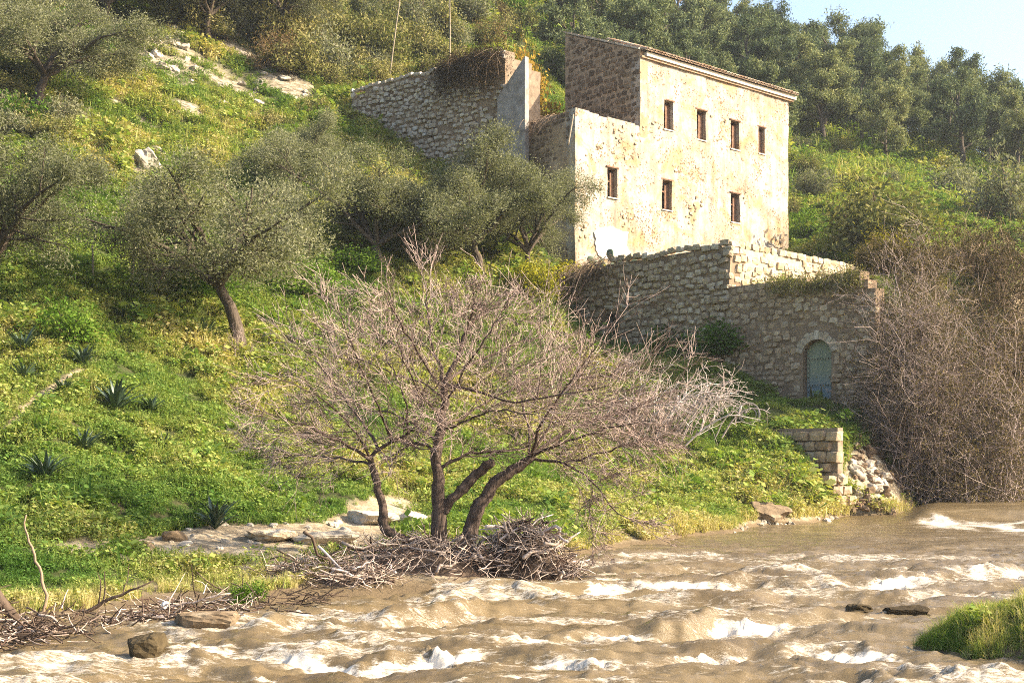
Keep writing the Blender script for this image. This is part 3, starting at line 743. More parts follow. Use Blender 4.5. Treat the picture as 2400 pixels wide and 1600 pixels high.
# exposed rubble where the coat has gone: chips and stones proud of the wall
st = []
for (xc, yc, rx, ry, n) in ((1625, 470, 16, 70, 34), (1480, 470, 25, 110, 44), (1500, 300, 130, 30, 40), (1440, 330, 70, 60, 34), (1770, 440, 35, 70, 34), (1800, 550, 40, 25, 26), (1360, 520, 12, 60, 18), (1700, 330, 25, 60, 16), (1650, 400, 120, 60, 22), (1560, 515, 60, 25, 14)):
    for k in range(n):
        x = xc + rs.normal(0, rx * 0.6); y = yc + rs.normal(0, ry * 0.6)
        t = t_of(x); z = z_of(t, y)
        if t < 0.15 or t > T2 - 0.15 or z > (low_top(t) if t < T1 else ZE) - 0.2 or z < ZB + 0.5: continue
        if any(a - 0.15 < t < b + 0.15 and c - 0.15 < z < d + 0.15 for (a, b, c, d) in wins): continue
        st.append((t, z, rs.uniform(0.12, 0.30), rs.uniform(0.09, 0.2)))
put_stones(facade, A3, d3, n3, st, M['rubble_brown'], rs, 0.10, 0.016, 300, 0.75, 0.2)
# whitewashed patch by the terrace
wp = MB()
tq0, tq1 = t_of(1396), t_of(1474)
g_ = np.linspace(0, 2 * np.pi, 41)[:-1]
tc, zc = (tq0 + tq1) / 2, z_of((tq0 + tq1) / 2, 572)
rad_ = 1 + 0.16 * fbm(np.cos(g_) * 2.4, np.sin(g_) * 2.4, seed=12)
sq = 1 / np.maximum(np.abs(np.cos(g_)), np.abs(np.sin(g_))) ** 0.75
Vp = [A3 + d3 * tc + n3 * 0.05 + Z3 * zc] + [A3 + d3 * (tc + math.cos(a) * r_ * (tq1 - tq0) * 0.48) + n3 * 0.05 + Z3 * (zc + math.sin(a) * r_ * 0.66) for a, r_ in zip(g_, rad_ * sq)]
Vp += [v_ - n3 * 0.06 for v_ in Vp[1:]]
k = np.arange(40); k2 = (k + 1) % 40
wp.add(Vp, np.stack([k + 1, k + 41, k2 + 41, k2 + 1], 1), np.stack([k * 0, k + 1, k2 + 1], 1))
wp.obj('whitewash_patch', M['white_paint'], house)
# gable (left flank of the upper storey), dark rubble with a sloping top
G3 = A3 + d3 * T1
zg0, zg1 = ZE + 0.35, 21.9
def gtop(s): return zg0 + (zg1 - zg0) * s / DEPU
gw_ = MB(); seg = 24
for k in range(seg):
    s0, s1 = DEPU * k / seg, DEPU * (k + 1) / seg
    a = G3 + e3 * (0.56 + (DEPU - .56) * k / seg) if k == 0 else G3 + e3 * s0
    V = []
    for (s, off) in ((s0, 0.004), (s1, 0.004), (s1, 0.5), (s0, 0.5)):
        b = G3 + e3 * max(s, 0.0) + d3 * off
        V += [b + Z3 * (ZL - 1.2), b + Z3 * (gtop(s) - 0.04 * rs.random())]
    gw_.add(V, [[1, 3, 2, 0], [1, 7, 5, 3], [5, 7, 6, 4], [0, 6, 7, 1], [3, 5, 4, 2]])
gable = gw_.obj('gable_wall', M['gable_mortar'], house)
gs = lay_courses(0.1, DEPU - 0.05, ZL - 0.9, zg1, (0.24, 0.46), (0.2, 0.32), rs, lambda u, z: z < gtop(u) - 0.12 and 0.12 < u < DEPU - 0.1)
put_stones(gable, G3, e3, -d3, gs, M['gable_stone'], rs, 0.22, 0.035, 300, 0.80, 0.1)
# coping of the gable, quoin strip of pale plaster at the corner
cp = MB()
for k in range(10):
    s0, s1 = DEPU * k / 10 + 0.012, DEPU * (k + 1) / 10 - 0.012
    o0 = G3 + e3 * s0 - d3 * 0.07 + Z3 * (gtop(s0) + 0.002); o1 = G3 + e3 * s1 - d3 * 0.07 + Z3 * (gtop(s1) + 0.002)
    cs = MB(); dz = rs.uniform(0, 0.02)
    cs.box(o0 + Z3 * dz, o1 - o0, d3 * 0.62, Z3 * 0.085)
    cs.obj('coping_stone', M['rubble'], gable)
# back and right walls so the house is whole
bk = MB()
B3 = G3 + e3 * DEPU
bk.box(B3 + Z3 * ZB - e3 * 0.5 + d3 * 0.51, d3 * (T2 - T1 - 1.02), e3 * 0.5, Z3 * (zg1 - ZB - 0.05))
bk.obj('back_wall', M['mud_plaster'], house)
rt = MB(); R3 = A3 + d3 * (T2 - 0.5)
Vr = []
for (s, off) in ((0.56, 0), (DEPU, 0), (DEPU, 0.498), (0.56, 0.498)):
    Vr += [R3 + e3 * s + d3 * off + Z3 * ZB, R3 + e3 * s + d3 * off + Z3 * (gtop(s) - 0.02)]
rt.add(Vr, [[0, 1, 3, 2], [1, 7, 5, 3], [4, 5, 7, 6], [6, 7, 1, 0], [2, 3, 5, 4]])
rt.obj('right_wall', M['plaster'], house)
# low wing: flank wall, flat top
fl_ = MB()
wall_sheet(fl_, A3 + d3 * 0.0, e3, -d3, [0.56, DEPL], [ZB - 1.5, ZL], lambda u, z: z < ZL - 0.05 + 0.12 * float(vnoise(np.array(u * 2.0), np.array(0.3), seed=15)), 0.5, [], 0.06, 9, 0.35)
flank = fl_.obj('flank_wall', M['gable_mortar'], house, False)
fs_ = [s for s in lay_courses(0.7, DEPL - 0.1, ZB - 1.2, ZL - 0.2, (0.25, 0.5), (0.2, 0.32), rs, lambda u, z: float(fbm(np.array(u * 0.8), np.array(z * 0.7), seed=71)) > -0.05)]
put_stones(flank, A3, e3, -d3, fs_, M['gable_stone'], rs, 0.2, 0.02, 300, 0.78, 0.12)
ft = MB(); ft.box(A3 + d3 * 0.51 + e3 * 0.56 + Z3 * (ZL - 0.6), d3 * (T1 - 0.6), e3 * (DEPL - 0.6), Z3 * 0.3)
ft.obj('wing_roof', M['mortar'], house)
# inner walls, coloured near-black to stand in for unlit rooms
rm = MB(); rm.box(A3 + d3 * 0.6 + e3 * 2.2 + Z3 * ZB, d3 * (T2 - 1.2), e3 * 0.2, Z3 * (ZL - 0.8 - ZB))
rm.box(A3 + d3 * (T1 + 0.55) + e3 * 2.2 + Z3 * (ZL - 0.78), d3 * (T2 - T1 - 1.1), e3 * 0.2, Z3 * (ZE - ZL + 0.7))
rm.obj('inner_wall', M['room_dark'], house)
# windows
for k, (ta, tb, za, zb_) in enumerate(wins):
    w = tb - ta; hh = zb_ - za
    wo = A3 + d3 * ta + Z3 * za
    fb = MB(); dp = 0.20
    b0 = wo - n3 * dp
    fwd = 0.055
    fb.box(b0 - n3 * 0.07, d3 * fwd, n3 * 0.07, Z3 * hh); fb.box(b0 - n3 * 0.07 + d3 * (w - fwd), d3 * fwd, n3 * 0.07, Z3 * hh)
    fb.box(b0 - n3 * 0.07 + d3 * fwd, d3 * (w - 2 * fwd), n3 * 0.066, Z3 * 0.05); fb.box(b0 - n3 * 0.07 + d3 * fwd + Z3 * (hh - 0.05), d3 * (w - 2 * fwd), n3 * 0.066, Z3 * 0.05)
    win = fb.obj('window', M['wood'], house)
    # boarded shutter leaf on the far side, standing in the opening
    nb = 3 if k < 4 else 2
    wid = (0.42 if k in (0, 1, 2, 3) else 0.36) * w
    for b in range(nb):
        pl = MB(); bw = wid / nb
        pl.box(b0 + d3 * (w - fwd - wid + b * bw + 0.006) - n3 * (0.035 + 0.006 * (b % 2)), d3 * (bw - 0.012), n3 * 0.03, Z3 * (hh - 0.12 - 0.02 * ((b * 7 + k) % 3)) )
        pl.obj('shutter_board', M['wood'], win)
    if k in (4, 5, 6):
        cb = MB(); cb.box(b0 + d3 * fwd - n3 * 0.05 + Z3 * hh * (0.55 if k == 4 else 0.62), d3 * (w - 2 * fwd - wid - 0.01), n3 * 0.04, Z3 * 0.06)
        cb.obj('crossbar', M['wood'], win)
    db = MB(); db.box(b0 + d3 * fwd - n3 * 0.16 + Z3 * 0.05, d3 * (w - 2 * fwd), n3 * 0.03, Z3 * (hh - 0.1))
    db.obj('dark_opening', M['opening_dark'], win)  # dark panel painting the unlit opening behind the frame
    lb = MB(); lb.box(wo - d3 * 0.08 + Z3 * (hh + 0.006) - n3 * 0.25, d3 * (w + 0.16), n3 * 0.285, Z3 * 0.06)
    lb.obj('lintel', M['wood'], win)
    sb = MB(); sb.box(wo - d3 * 0.02 - Z3 * 0.055 - n3 * 0.2, d3 * (w + 0.04), n3 * 0.25, Z3 * 0.05)
    sb.obj('sill', M['cornice'], win)
# eave: corbelled brick course, cornice and a row of barrel tiles on a sloping roof
T0e = T1 + 0.05
rp = (zg1 - zg0) / DEPU
ec = MB(); ec.box(A3 + d3 * T0e + Z3 * (ZE + 0.004) - n3 * 0.5, d3 * (T2 - T0e + 0.28), n3 * 0.60, Z3 * 0.09)
ec.obj('brick_course', M['tile'], house)
ec = MB(); ec.box(A3 + d3 * (T0e + 0.22) + Z3 * (ZE + 0.10) - n3 * 0.5, d3 * (T2 - T0e + 0.20), n3 * 0.68, Z3 * 0.19)
ec.obj('cornice', M['cornice'], house)
roof = MB()
ro = A3 + d3 * T0e + n3 * 0.30 + Z3 * (ZE + 0.30)
roof.box(ro, d3 * (T2 - T0e + 0.42), e3 * (DEPU + 0.5) + Z3 * rp * (DEPU + 0.5), Z3 * 0.05)
roof_o = roof.obj('roof', M['tile'], house)
tile_v = []
na = 6; ang = np.linspace(0, np.pi, na + 1)
def tile_mesh(L):
    V = []; Fq = []
    for i_, (y, r0) in enumerate(((0, 0.085), (L, 0.07))):
        for rr_ in (r0, r0 - 0.02):
            for a in ang: V.append((math.cos(a) * rr_, y, math.sin(a) * rr_))
    n_ = na + 1
    for k in range(na):
        Fq += [[k, k + 2 * n_, k + 1 + 2 * n_, k + 1], [k + n_, k + 1 + n_, k + 1 + 3 * n_, k + 3 * n_], [k, k + 1, k + 1 + n_, k + n_]]
    return new_mesh('roof_tile', V, np.array(Fq), M['tile'], True)
tl = tile_mesh(0.5)
ntile = int((T2 - T0e + 0.40) / 0.225)
offw = parent_world(roof_o)
yv = Vector(e3 + Z3 * rp).normalized(); xv = Vector(-d3); zv = xv.cross(yv)
if zv.z < 0: xv = -xv; zv = xv.cross(yv)
m3 = Matrix((xv, yv, zv)).transposed()
for row in range(6):
    for k in range(ntile):
        c = ro + d3 * (0.11 + 0.225 * k) + Z3 * 0.052 - e3 * 0.07 - Z3 * rp * 0.07 + (e3 + Z3 * rp) * 0.42 * row + Z3 * (0.012 * row)
        o = bpy.data.objects.new('roof_tile', tl); COL.objects.link(o); o.parent = roof_o
        o.matrix_basis = Matrix.Translation(Vector(c - offw) + Vector((0, 0, rs.uniform(0, 0.012)))) @ m3.to_4x4() @ Euler((0, rs.normal(0, 0.04), rs.normal(0, 0.03))).to_matrix().to_4x4()
        if row > 3 and k % 2: pass

# ---- ruined building on the left of the house
rn2 = np.array([-0.29, 57.5]); al = R_(35)
ru = np.array([-math.cos(al), math.sin(al), 0]); rn_ = np.array([-math.sin(al), -math.cos(al), 0])
RN3 = np.array([rn2[0], rn2[1], 0])
ruin = empty('ruined_building', (rn2[0], rn2[1], 14.0), 'roofless ruin of pale rubble walls on the slope left of the farmhouse', 'ruin')
RL = 9.2
def rtop(u): return 19.95 - 0.03 * u + 0.10 * float(vnoise(np.array(u * 1.3), np.array(8.1), seed=2))
rbz = 12.6
rw_ = MB()
wall_sheet(rw_, RN3 - rn_ * 0.02, ru, rn_, [0, RL], [rbz, 20.2], lambda u, z: z < rtop(u) - 0.2, 0.6, [], 0.08, 19, 0.3)
rwall = rw_.obj('rubble_wall', M['mud_plaster'], ruin)
rst = lay_courses(0.05, RL - 0.05, rbz + 1.0, 20.1, (0.2, 0.42), (0.16, 0.26), rs, lambda u, z: z < rtop(u) - 0.1 and z > tz(RN3[0] + ru[0] * u, RN3[1] + ru[1] * u) - 0.3 and not (z > 18.6 and u < 3.4 and rs.random() < 0.75) and not (u < 1.5 and z > 16.8 and rs.random() < 0.5))
rst = [q_ for q_ in rst if q_[1] < rtop(q_[0]) - 0.3] + caps(0, RL, rtop, rs, 0.22)
put_stones(rwall, RN3, ru, rn_, rst, M['ruin_stone'], rs, 0.25, 0.10, 300, 0.78, 0.12)
# return wall lit by the sun, and the slanted grey plaster panel
rr_ = MB(); wall_sheet(rr_, RN3 + d3 * 0.02 , d3, n3, [0, 2.1], [15.5, 19.9], lambda u, z: z < 19.9 - 0.28 * u, 0.5, [], 0.05, 29, 0.3)
rr_.obj('return_wall', M['mortar'], ruin)
gp = MB()
gpu = -ru; L_ = 1.25; gN = RN3 + rn_ * 0.28
Vg = []
for (u, zt) in ((-0.25, 17.75), (L_, 19.35)):
    for off in (0, 0.3):
        b = gN + gpu * u - rn_ * off
        Vg += [b + Z3 * 14.0, b + Z3 * zt]
gp.add(Vg, [[0, 4, 5, 1], [1, 5, 7, 3], [2, 3, 7, 6], [4, 6, 7, 5], [0, 1, 3, 2]])
gp.obj('plaster_panel', M['grey_plaster'], ruin)
rb = MB(); Bn = RN3 + ru * RL
rb.box(Bn + Z3 * 15.5 - rn_ * 0.65, -rn_ * 3.2, -ru * 0.5, Z3 * 3.9)
rb.obj('end_wall', M['mortar'], ruin)

# ---- terrace with its retaining walls
W3 = np.array([D0[0], D0[1], 0.0])
SC = 3.66; SE = 13.6; ZT = 9.2
tr = MB()
# terrace floor: between the wall line and the house
ta_, tb_ = 0.5, 17.0
pg = [W3 + e3 * (SC + 0.5) + d3 * ta_, W3 + e3 * (SC + 0.5) + d3 * tb_, W3 + e3 * (SE + 1.0) + d3 * tb_, W3 + e3 * (SE + 1.0) + d3 * ta_]
tr.box(pg[0] + Z3 * 7.0, pg[1] - pg[0], pg[3] - pg[0], Z3 * (ZT - 0.25 - 7.0))
tag(tr.obj('terrace', M['ground']), kind='structure')
rw1 = empty('terrace_wall', (W3[0] + e3[0] * SC, W3[1] + e3[1] * SC, 5.0), 'rubble retaining wall of the terrace under the house with a lit right flank', 'stone wall')
def wtop(u): return ZT + 0.09 * float(vnoise(np.array(u * 1.1), np.array(2.2), seed=6)) + (0.08 if u < SC + 6 else -0.12)
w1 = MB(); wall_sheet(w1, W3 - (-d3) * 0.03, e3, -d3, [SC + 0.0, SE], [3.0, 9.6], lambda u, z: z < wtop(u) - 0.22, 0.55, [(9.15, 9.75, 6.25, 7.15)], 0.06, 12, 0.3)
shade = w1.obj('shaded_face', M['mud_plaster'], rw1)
def in1(u, z):
    return z < wtop(u) - 0.08 and SC < u < SE - 0.05 and z > tz(W3[0] + e3[0] * u - 0.3, W3[1] + e3[1] * u - 0.3) - 0.3 and not (9.0 < u < 9.9 and 6.15 < z < 7.25)
s1 = lay_courses(SC, SE, 3.4, 9.5, (0.2, 0.5), (0.16, 0.29), rs, in1)
s1 = [q_ for q_ in s1 if q_[1] < wtop(q_[0]) - 0.32] + caps(SC, SE, wtop, rs)
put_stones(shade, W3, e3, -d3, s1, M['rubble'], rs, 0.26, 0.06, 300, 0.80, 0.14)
nch = MB(); nch.box(W3 + e3 * 9.1 + d3 * 0.5 + Z3 * 6.2, e3 * 0.7, d3 * -0.02, Z3 * 1.0); nch.obj('niche_back', M['mortar'], shade)
L3 = W3 + e3 * SC
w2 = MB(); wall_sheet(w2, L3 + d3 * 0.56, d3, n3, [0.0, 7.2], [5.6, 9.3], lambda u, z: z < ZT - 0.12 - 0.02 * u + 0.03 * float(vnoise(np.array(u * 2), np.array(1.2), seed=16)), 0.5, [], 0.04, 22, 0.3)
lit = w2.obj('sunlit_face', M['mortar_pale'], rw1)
s2 = lay_courses(-0.5, 7.0, 6.2, 9.3, (0.22, 0.5), (0.18, 0.34), rs, lambda u, z: z < ZT - 0.06 - 0.02 * u and -0.45 < u and z > 7.0)
ltop = lambda u: ZT + 0.05 - 0.02 * u
s2 = [q_ for q_ in s2 if q_[1] < ltop(q_[0]) - 0.3] + caps(-0.5, 7.0, ltop, rs)
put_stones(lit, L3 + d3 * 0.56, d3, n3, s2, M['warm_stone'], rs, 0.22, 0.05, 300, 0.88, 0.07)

# ---- lower wall with the arched doorway
aw = empty('arched_wall', (D0[0], D0[1], 3.6), 'brown mud-mortared stone wall pierced by an arched doorway with a green door', 'stone wall')
DW, DH0, DH1 = 0.56, 3.3, 5.16      # half width, foot, springing of the arch
RISE = 0.36
def darch(u):  # top of the opening at |u|
    Rr = (DW * DW + RISE * RISE) / (2 * RISE)
    return DH1 + math.sqrt(max(Rr * Rr - u * u, 0)) - (Rr - RISE)
AE = -2.2
def atop(u): return 7.55 - 0.05 * u - 1.4 * max(0.0, -1.5 - u) ** 1.2 + 0.16 * float(vnoise(np.array(u * 1.2), np.array(5.2), seed=26))
w3 = MB()
wall_sheet(w3, W3 - d3 * 0.001, e3, -d3, list(np.linspace(-DW, DW, 11)) + [AE, SC - 0.004], [2.0, 7.9], lambda u, z: z < atop(u) and not (abs(u) < DW and DH0 - 0.6 < z < DH1), 0.5, [(a, b, DH1, darch((a + b) / 2)) for a, b in zip(np.linspace(-DW, DW, 11)[:-1], np.linspace(-DW, DW, 11)[1:])] + [(-DW, DW, DH0 - 0.6, DH1)], 0.0, 13, 0.3)
awall = w3.obj('wall_face', M['mud_plaster'], aw)
def in3(u, z):
    if not (AE + 0.1 < u < SC and z < atop(u) - 0.08): return False
    if abs(u) < DW + 0.24 and z < DH1 + RISE + 0.42 and z > DH0 - 0.3 and (abs(u) < DW + 0.16 or z > DH1): return False
    if z < tz(W3[0] + e3[0] * u - 0.4, W3[1] + e3[1] * u - 0.4) - 0.3: return False
    return float(fbm(np.array(u * 0.7), np.array(z * 0.9), seed=91)) > -0.8 + 0.35 * (5.6 < z < 6.5)
s3 = lay_courses(AE, SC, 2.6, 7.7, (0.2, 0.5), (0.14, 0.27), rs, in3)
s3 = [q_ for q_ in s3 if q_[1] < atop(q_[0]) - 0.28] + caps(AE, SC, atop, rs, 0.24)
put_stones(awall, W3, e3, -d3, s3, M['rubble_brown'], rs, 0.22, 0.05, 300, 0.82, 0.12)
# voussoirs and jamb stones
nvs = 11
Rr_ = (DW * DW + RISE * RISE) / (2 * RISE); a0 = math.asin(DW / Rr_)
offa = parent_world(awall)
for k in range(nvs):
    am_ = -a0 * 1.12 + 2.24 * a0 * (k + 0.5) / nvs
    hw = 1.12 * a0 / nvs * 0.93
    mbv = MB(); V = []
    for dpt in (0.30, -0.045 - 0.015 * rs.random()):
        for (aa, rad) in ((am_ - hw, Rr_ + 0.01), (am_ + hw, Rr_ + 0.01), (am_ + hw, Rr_ + 0.26 + 0.05 * (k % 2)), (am_ - hw, Rr_ + 0.26 + 0.05 * (k % 2))):
            V.append(W3 + e3 * (math.sin(aa) * rad) + d3 * dpt + Z3 * (DH1 + RISE - Rr_ + math.cos(aa) * rad))
    mbv.add(V, [[0, 1, 2, 3], [7, 6, 5, 4], [0, 4, 5, 1], [1, 5, 6, 2], [2, 6, 7, 3], [3, 7, 4, 0]])
    mbv.obj('voussoir', M['rubble'], awall)
# the door: sheet-metal leaf with rows of rivets, slightly recessed
def door_mat():
    m, t, out = nt('green_door_paint')
    P = pos(t)
    mp = t.nodes.new('ShaderNodeMapping'); mp.inputs['Scale'].default_value = (1, 1, 0.15); t.links.new(P, mp.inputs['Vector'])
    g = noise(t, 9, 5, 0.6, mp.outputs[0])
    c = ramp(t, g, [(0.3, (0.15, 0.175, 0.12)), (0.6, (0.23, 0.25, 0.17)), (0.75, (0.28, 0.29, 0.20))])
    sx = t.nodes.new('ShaderNodeSeparateXYZ'); t.links.new(P, sx.inputs[0])
    c = mix(t, ramp(t, math_(t, 'SUBTRACT', math_(t, 'MULTIPLY', sx.outputs[2], 0.5), 1.75), [(0.2, 1.0), (0.5, 0.0)]), c, (0.13, 0.18, 0.20))
    principled(t, out, c, 0.6, g, 0.3, 0.01, 0.3)
    return m
M['door'] = door_mat()
dm = MB(); us_ = np.linspace(-DW + 0.02, DW - 0.02, 17)
V = []
for off in (0.20, 0.26):
    for u in us_: V.append(W3 + e3 * u + d3 * off + Z3 * (DH0 - 0.2))
    for u in us_: V.append(W3 + e3 * u + d3 * off + Z3 * (darch(u) - 0.02))
n_ = 17; k = np.arange(16)
dm.add(V, np.concatenate([np.stack([k, k + n_, k + n_ + 1, k + 1], 1), np.stack([k + 2 * n_, k + 2 * n_ + 1, k + 3 * n_ + 1, k + 3 * n_], 1), np.stack([k + n_, k + 3 * n_, k + 3 * n_ + 1, k + n_ + 1], 1)]))
door = dm.obj('door', M['door'], aw)
for (ua, ub, za, zb_) in ((-0.54, 0.54, 4.86, 4.94), (-0.54, 0.54, 4.0, 4.08)):
    rb_ = MB(); rb_.box(W3 + e3 * ua + d3 * 0.198 + Z3 * za, e3 * (ub - ua), -d3 * 0.012, Z3 * (zb_ - za)); rb_.obj('door_rail', M['door'], door)
for u in (-0.515, 0.435):
    rb_ = MB(); rb_.box(W3 + e3 * u + d3 * 0.196 + Z3 * 3.1, e3 * 0.08, -d3 * 0.012, Z3 * 2.1); rb_.obj('door_stile', M['door'], door)
rvm = MB(); 
Vr_, Fr_ = rounded_block(5, 0.9, 0.0, 2)
rvm.add(Vr_ * np.array([0.02, 0.02, 0.02]), Fr_)
rvme = rvm.mesh('rivet', M['post_dark'])
offd = parent_world(door)
for (u, z) in [(uu_, 4.90) for uu_ in np.linspace(-0.42, 0.42, 9)] + [(uu_, 4.04) for uu_ in np.linspace(-0.42, 0.42, 9)] + [(s_ * 0.475, z) for s_ in (-1, 1) for z in np.linspace(3.5, 5.1, 11)]:
    o = link('rivet', rvme, door); o.location = W3 + e3 * u + d3 * 0.183 + Z3 * z - offd

# ---- small ruined pier at the water side
pr2 = np.array([(1962 - CX) / F * 36.0, 36.0, 0.0])
pier = empty('broken_retaining_wall', (pr2[0], pr2[1], 0.3), 'short broken wall of squared blocks on the bank below the door', 'stone wall')
def ptop(u): return 2.70 - 0.06 * u
def pbot(u): return 0.35 + 0.72 * u
pcore = MB()
wall_sheet(pcore, pr2 + d3 * 0.1, e3, -d3, [0.05, 3.5], [0.0, 2.7], lambda u, z: pbot(u) - 0.4 < z < ptop(u) - 0.1, 0.25, [], 0.0, 1, 0.2)
pc = pcore.obj('core', M['mortar'], pier)
ps = lay_courses(0.0, 3.5, 0.3, 2.6, (0.34, 0.62), (0.27, 0.36), rs, lambda u, z: pbot(u) - 0.25 < z < ptop(u) - 0.1 and u > 0.1, True)
put_stones(pc, pr2, e3, -d3, ps, M['rubble_brown'], rs, 0.35, 0.03, 300, 0.93, 0.02)
pq = lay_courses(0.0, 0.9, 0.3, 2.5, (0.4, 0.6), (0.27, 0.36), rs, lambda u, z: z < 2.35 - 1.6 * u, True)
pq = [q_ for q_ in pq if q_[1] < 1.3]
put_stones(pc, pr2 + d3 * 0.02, d3, n3, pq, M['rubble_brown'], rs, 0.35, 0.03, 300, 0.9, 0.08)

q0 = np.array([(2140 - CX) / F * 41.6, 41.6, 0.0]); q1 = np.array([(2470 - CX) / F * 44.0, 44.0, 0.0])
qu = (q1 - q0); qL = float(np.linalg.norm(qu)); qu /= qL; qn = np.array([qu[1], -qu[0], 0])
wsw = empty('waterside_wall', tuple(q0), 'low pale stone wall along the waterline under the brambles at the right edge', 'stone wall')
qtop = lambda u: 1.0 + 0.12 * float(vnoise(np.array(u * 1.4), np.array(4.4), seed=36))
wq = MB(); wall_sheet(wq, q0 - qn * 0.06, qu, qn, [0, qL], [-0.4, 1.2], lambda u, z: z < qtop(u) - 0.15, 0.4, [], 0.04, 44, 0.25)
wqo = wq.obj('wall_core', M['mud_plaster'], wsw)
sq_ = [q_ for q_ in lay_courses(0.0, qL, 0.0, 1.1, (0.2, 0.45), (0.15, 0.28), rs, lambda u, z: z < qtop(u) - 0.2)] + caps(0, qL, qtop, rs, 0.2)
put_stones(wqo, q0, qu, qn, sq_, M['warm_stone'], rs, 0.24, 0.05, 300, 0.82, 0.14)
# ------------------------------------------------------------------ plants: prototypes
def olive(seed, hgt, spread, nleaf, trunk_h=0.32, lean=(0.0, 0.0), leaf=(0.082, 0.027), mat='olive', sig=0.17, bark='olive_bark', clump=1.0):
    r = np.random.default_rng(seed)
    th = hgt * trunk_h
    tp, trd = resample([(0, 0, -0.3), (0.02, 0, 0.15), (lean[0] * 0.45 + r.normal(0, .06), lean[1] * 0.5, th * 0.55), (lean[0], lean[1], th)], [0.036 * hgt, 0.028 * hgt, 0.023 * hgt, 0.019 * hgt], 9, 0.015, r)
    top = tp[-1]
    limbs, lr = [], []
    nl = 7
    for k in range(nl):
        a = k / nl * 2 * np.pi + r.uniform(-.3, .3); el = r.uniform(0.35, 1.25)
        L = hgt * (1 - trunk_h) * r.uniform(0.62, 0.85)
        dr = np.array([math.cos(a) * math.cos(el) * spread, math.sin(a) * math.cos(el) * spread, math.sin(el)])
        pts = [top + dr * L * s + np.array([0, 0, 0.10 * L * math.sin(s * 3.1)]) * 1 for s in (0, .35, .7, 1)]
        p, q_ = resample(pts, np.array([0.017, 0.012, 0.007, 0.003]) * hgt, 8, 0.03, r)
        limbs.append(p); lr.append(q_)
    P0 = np.array(limbs); R0 = np.array(lr)
    P1, R1 = grow(P0, R0, 9, r, 0.40, (25, 70), 6, 0.10, 0.2, 0.6, 0.15)
    P2, R2 = grow(P1, R1, 6, r, 0.55, (25, 70), 5, 0.08, 0.25, 0.6, 0.18)
    mb = MB()
    v, f, _ = tubes(tp[None], trd[None], 9); mb.add(v, f)
    v, f, _ = tubes(P0, R0, 6); mb.add(v, f)
    v, f, _ = tubes(P1, R1, 4); mb.add(v, f)
    v, f, _ = tubes(P2[:, ::2], R2[:, ::2], 3); mb.add(v, f)
    tips = P2[:, 2:].reshape(-1, 3)
    dirs = np.repeat((P2[:, -1] - P2[:, 0]) / (np.linalg.norm(P2[:, -1] - P2[:, 0], axis=1, keepdims=True) + 1e-9), P2.shape[1] - 2, 0)
    k = r.integers(0, len(tips), nleaf)
    C = tips[k] + r.normal(0, sig * hgt / 5.5 * clump, (nleaf, 3))
    v, f = leaf_quads(C, leaf[0], leaf[1], r, None, 0.2, dirs[k], 0.45)
    return mb.mesh('trunk', M[bark], (0, 0, 0), True), new_mesh('crown', v, f, M[mat], False)
def pine(seed, hgt, spread, nleaf, leaf=(0.30, 0.075)):
    r = np.random.default_rng(seed)
    th = hgt * 0.72
    tp, trd = resample([(0, 0, -0.4), (0.05, 0, th * 0.3), (r.normal(0, .25), r.normal(0, .25), th * 0.65), (r.normal(0, .3), r.normal(0, .3), th)], np.array([0.030, 0.024, 0.016, 0.008]) * hgt, 9, 0.03, r)
    limbs, lr = [], []
    for k in range(15):
        t = r.uniform(0.28, 1.0); b = np.array([np.interp(t * 8, range(9), tp[:, c]) for c in range(3)])
        a = r.uniform(0, 2 * np.pi); el = r.uniform(0.1, 0.7) + 0.6 * (t > 0.9)
        L = hgt * spread * (0.95 - 0.45 * abs(t - 0.5)) * r.uniform(0.75, 1.15) * 0.62
        dr = np.array([math.cos(a) * math.cos(el), math.sin(a) * math.cos(el), math.sin(el)])
        pts = [b + dr * L * s + np.array([0, 0, 0.12 * L * s * s]) for s in (0, .35, .7, 1)]
        p, q_ = resample(pts, np.array([0.011, 0.008, 0.005, 0.002]) * hgt, 7, 0.05, r); limbs.append(p); lr.append(q_)
    P0 = np.array(limbs); R0 = np.array(lr)
    P1, R1 = grow(P0, R0, 10, r, 0.42, (25, 65), 5, 0.22, 0.25, 0.6, 0.15)
    mb = MB()
    v, f, _ = tubes(tp[None], trd[None], 8); mb.add(v, f)
    v, f, _ = tubes(P0, R0, 5); mb.add(v, f)
    v, f, _ = tubes(P1[:, ::2], R1[:, ::2], 3); mb.add(v, f)
    tips = P1[:, 2:].reshape(-1, 3)
    k = r.integers(0, len(tips), nleaf)
    C = tips[k] + r.normal(0, 1, (nleaf, 3)) * np.array([0.22, 0.22, 0.15]) * hgt / 8
    v, f = leaf_quads(C, leaf[0], leaf[1], r, None, 0.5)
    return mb.mesh('trunk', M['pine_bark'], (0, 0, 0), True), new_mesh('crown', v, f, M['pine'], False)
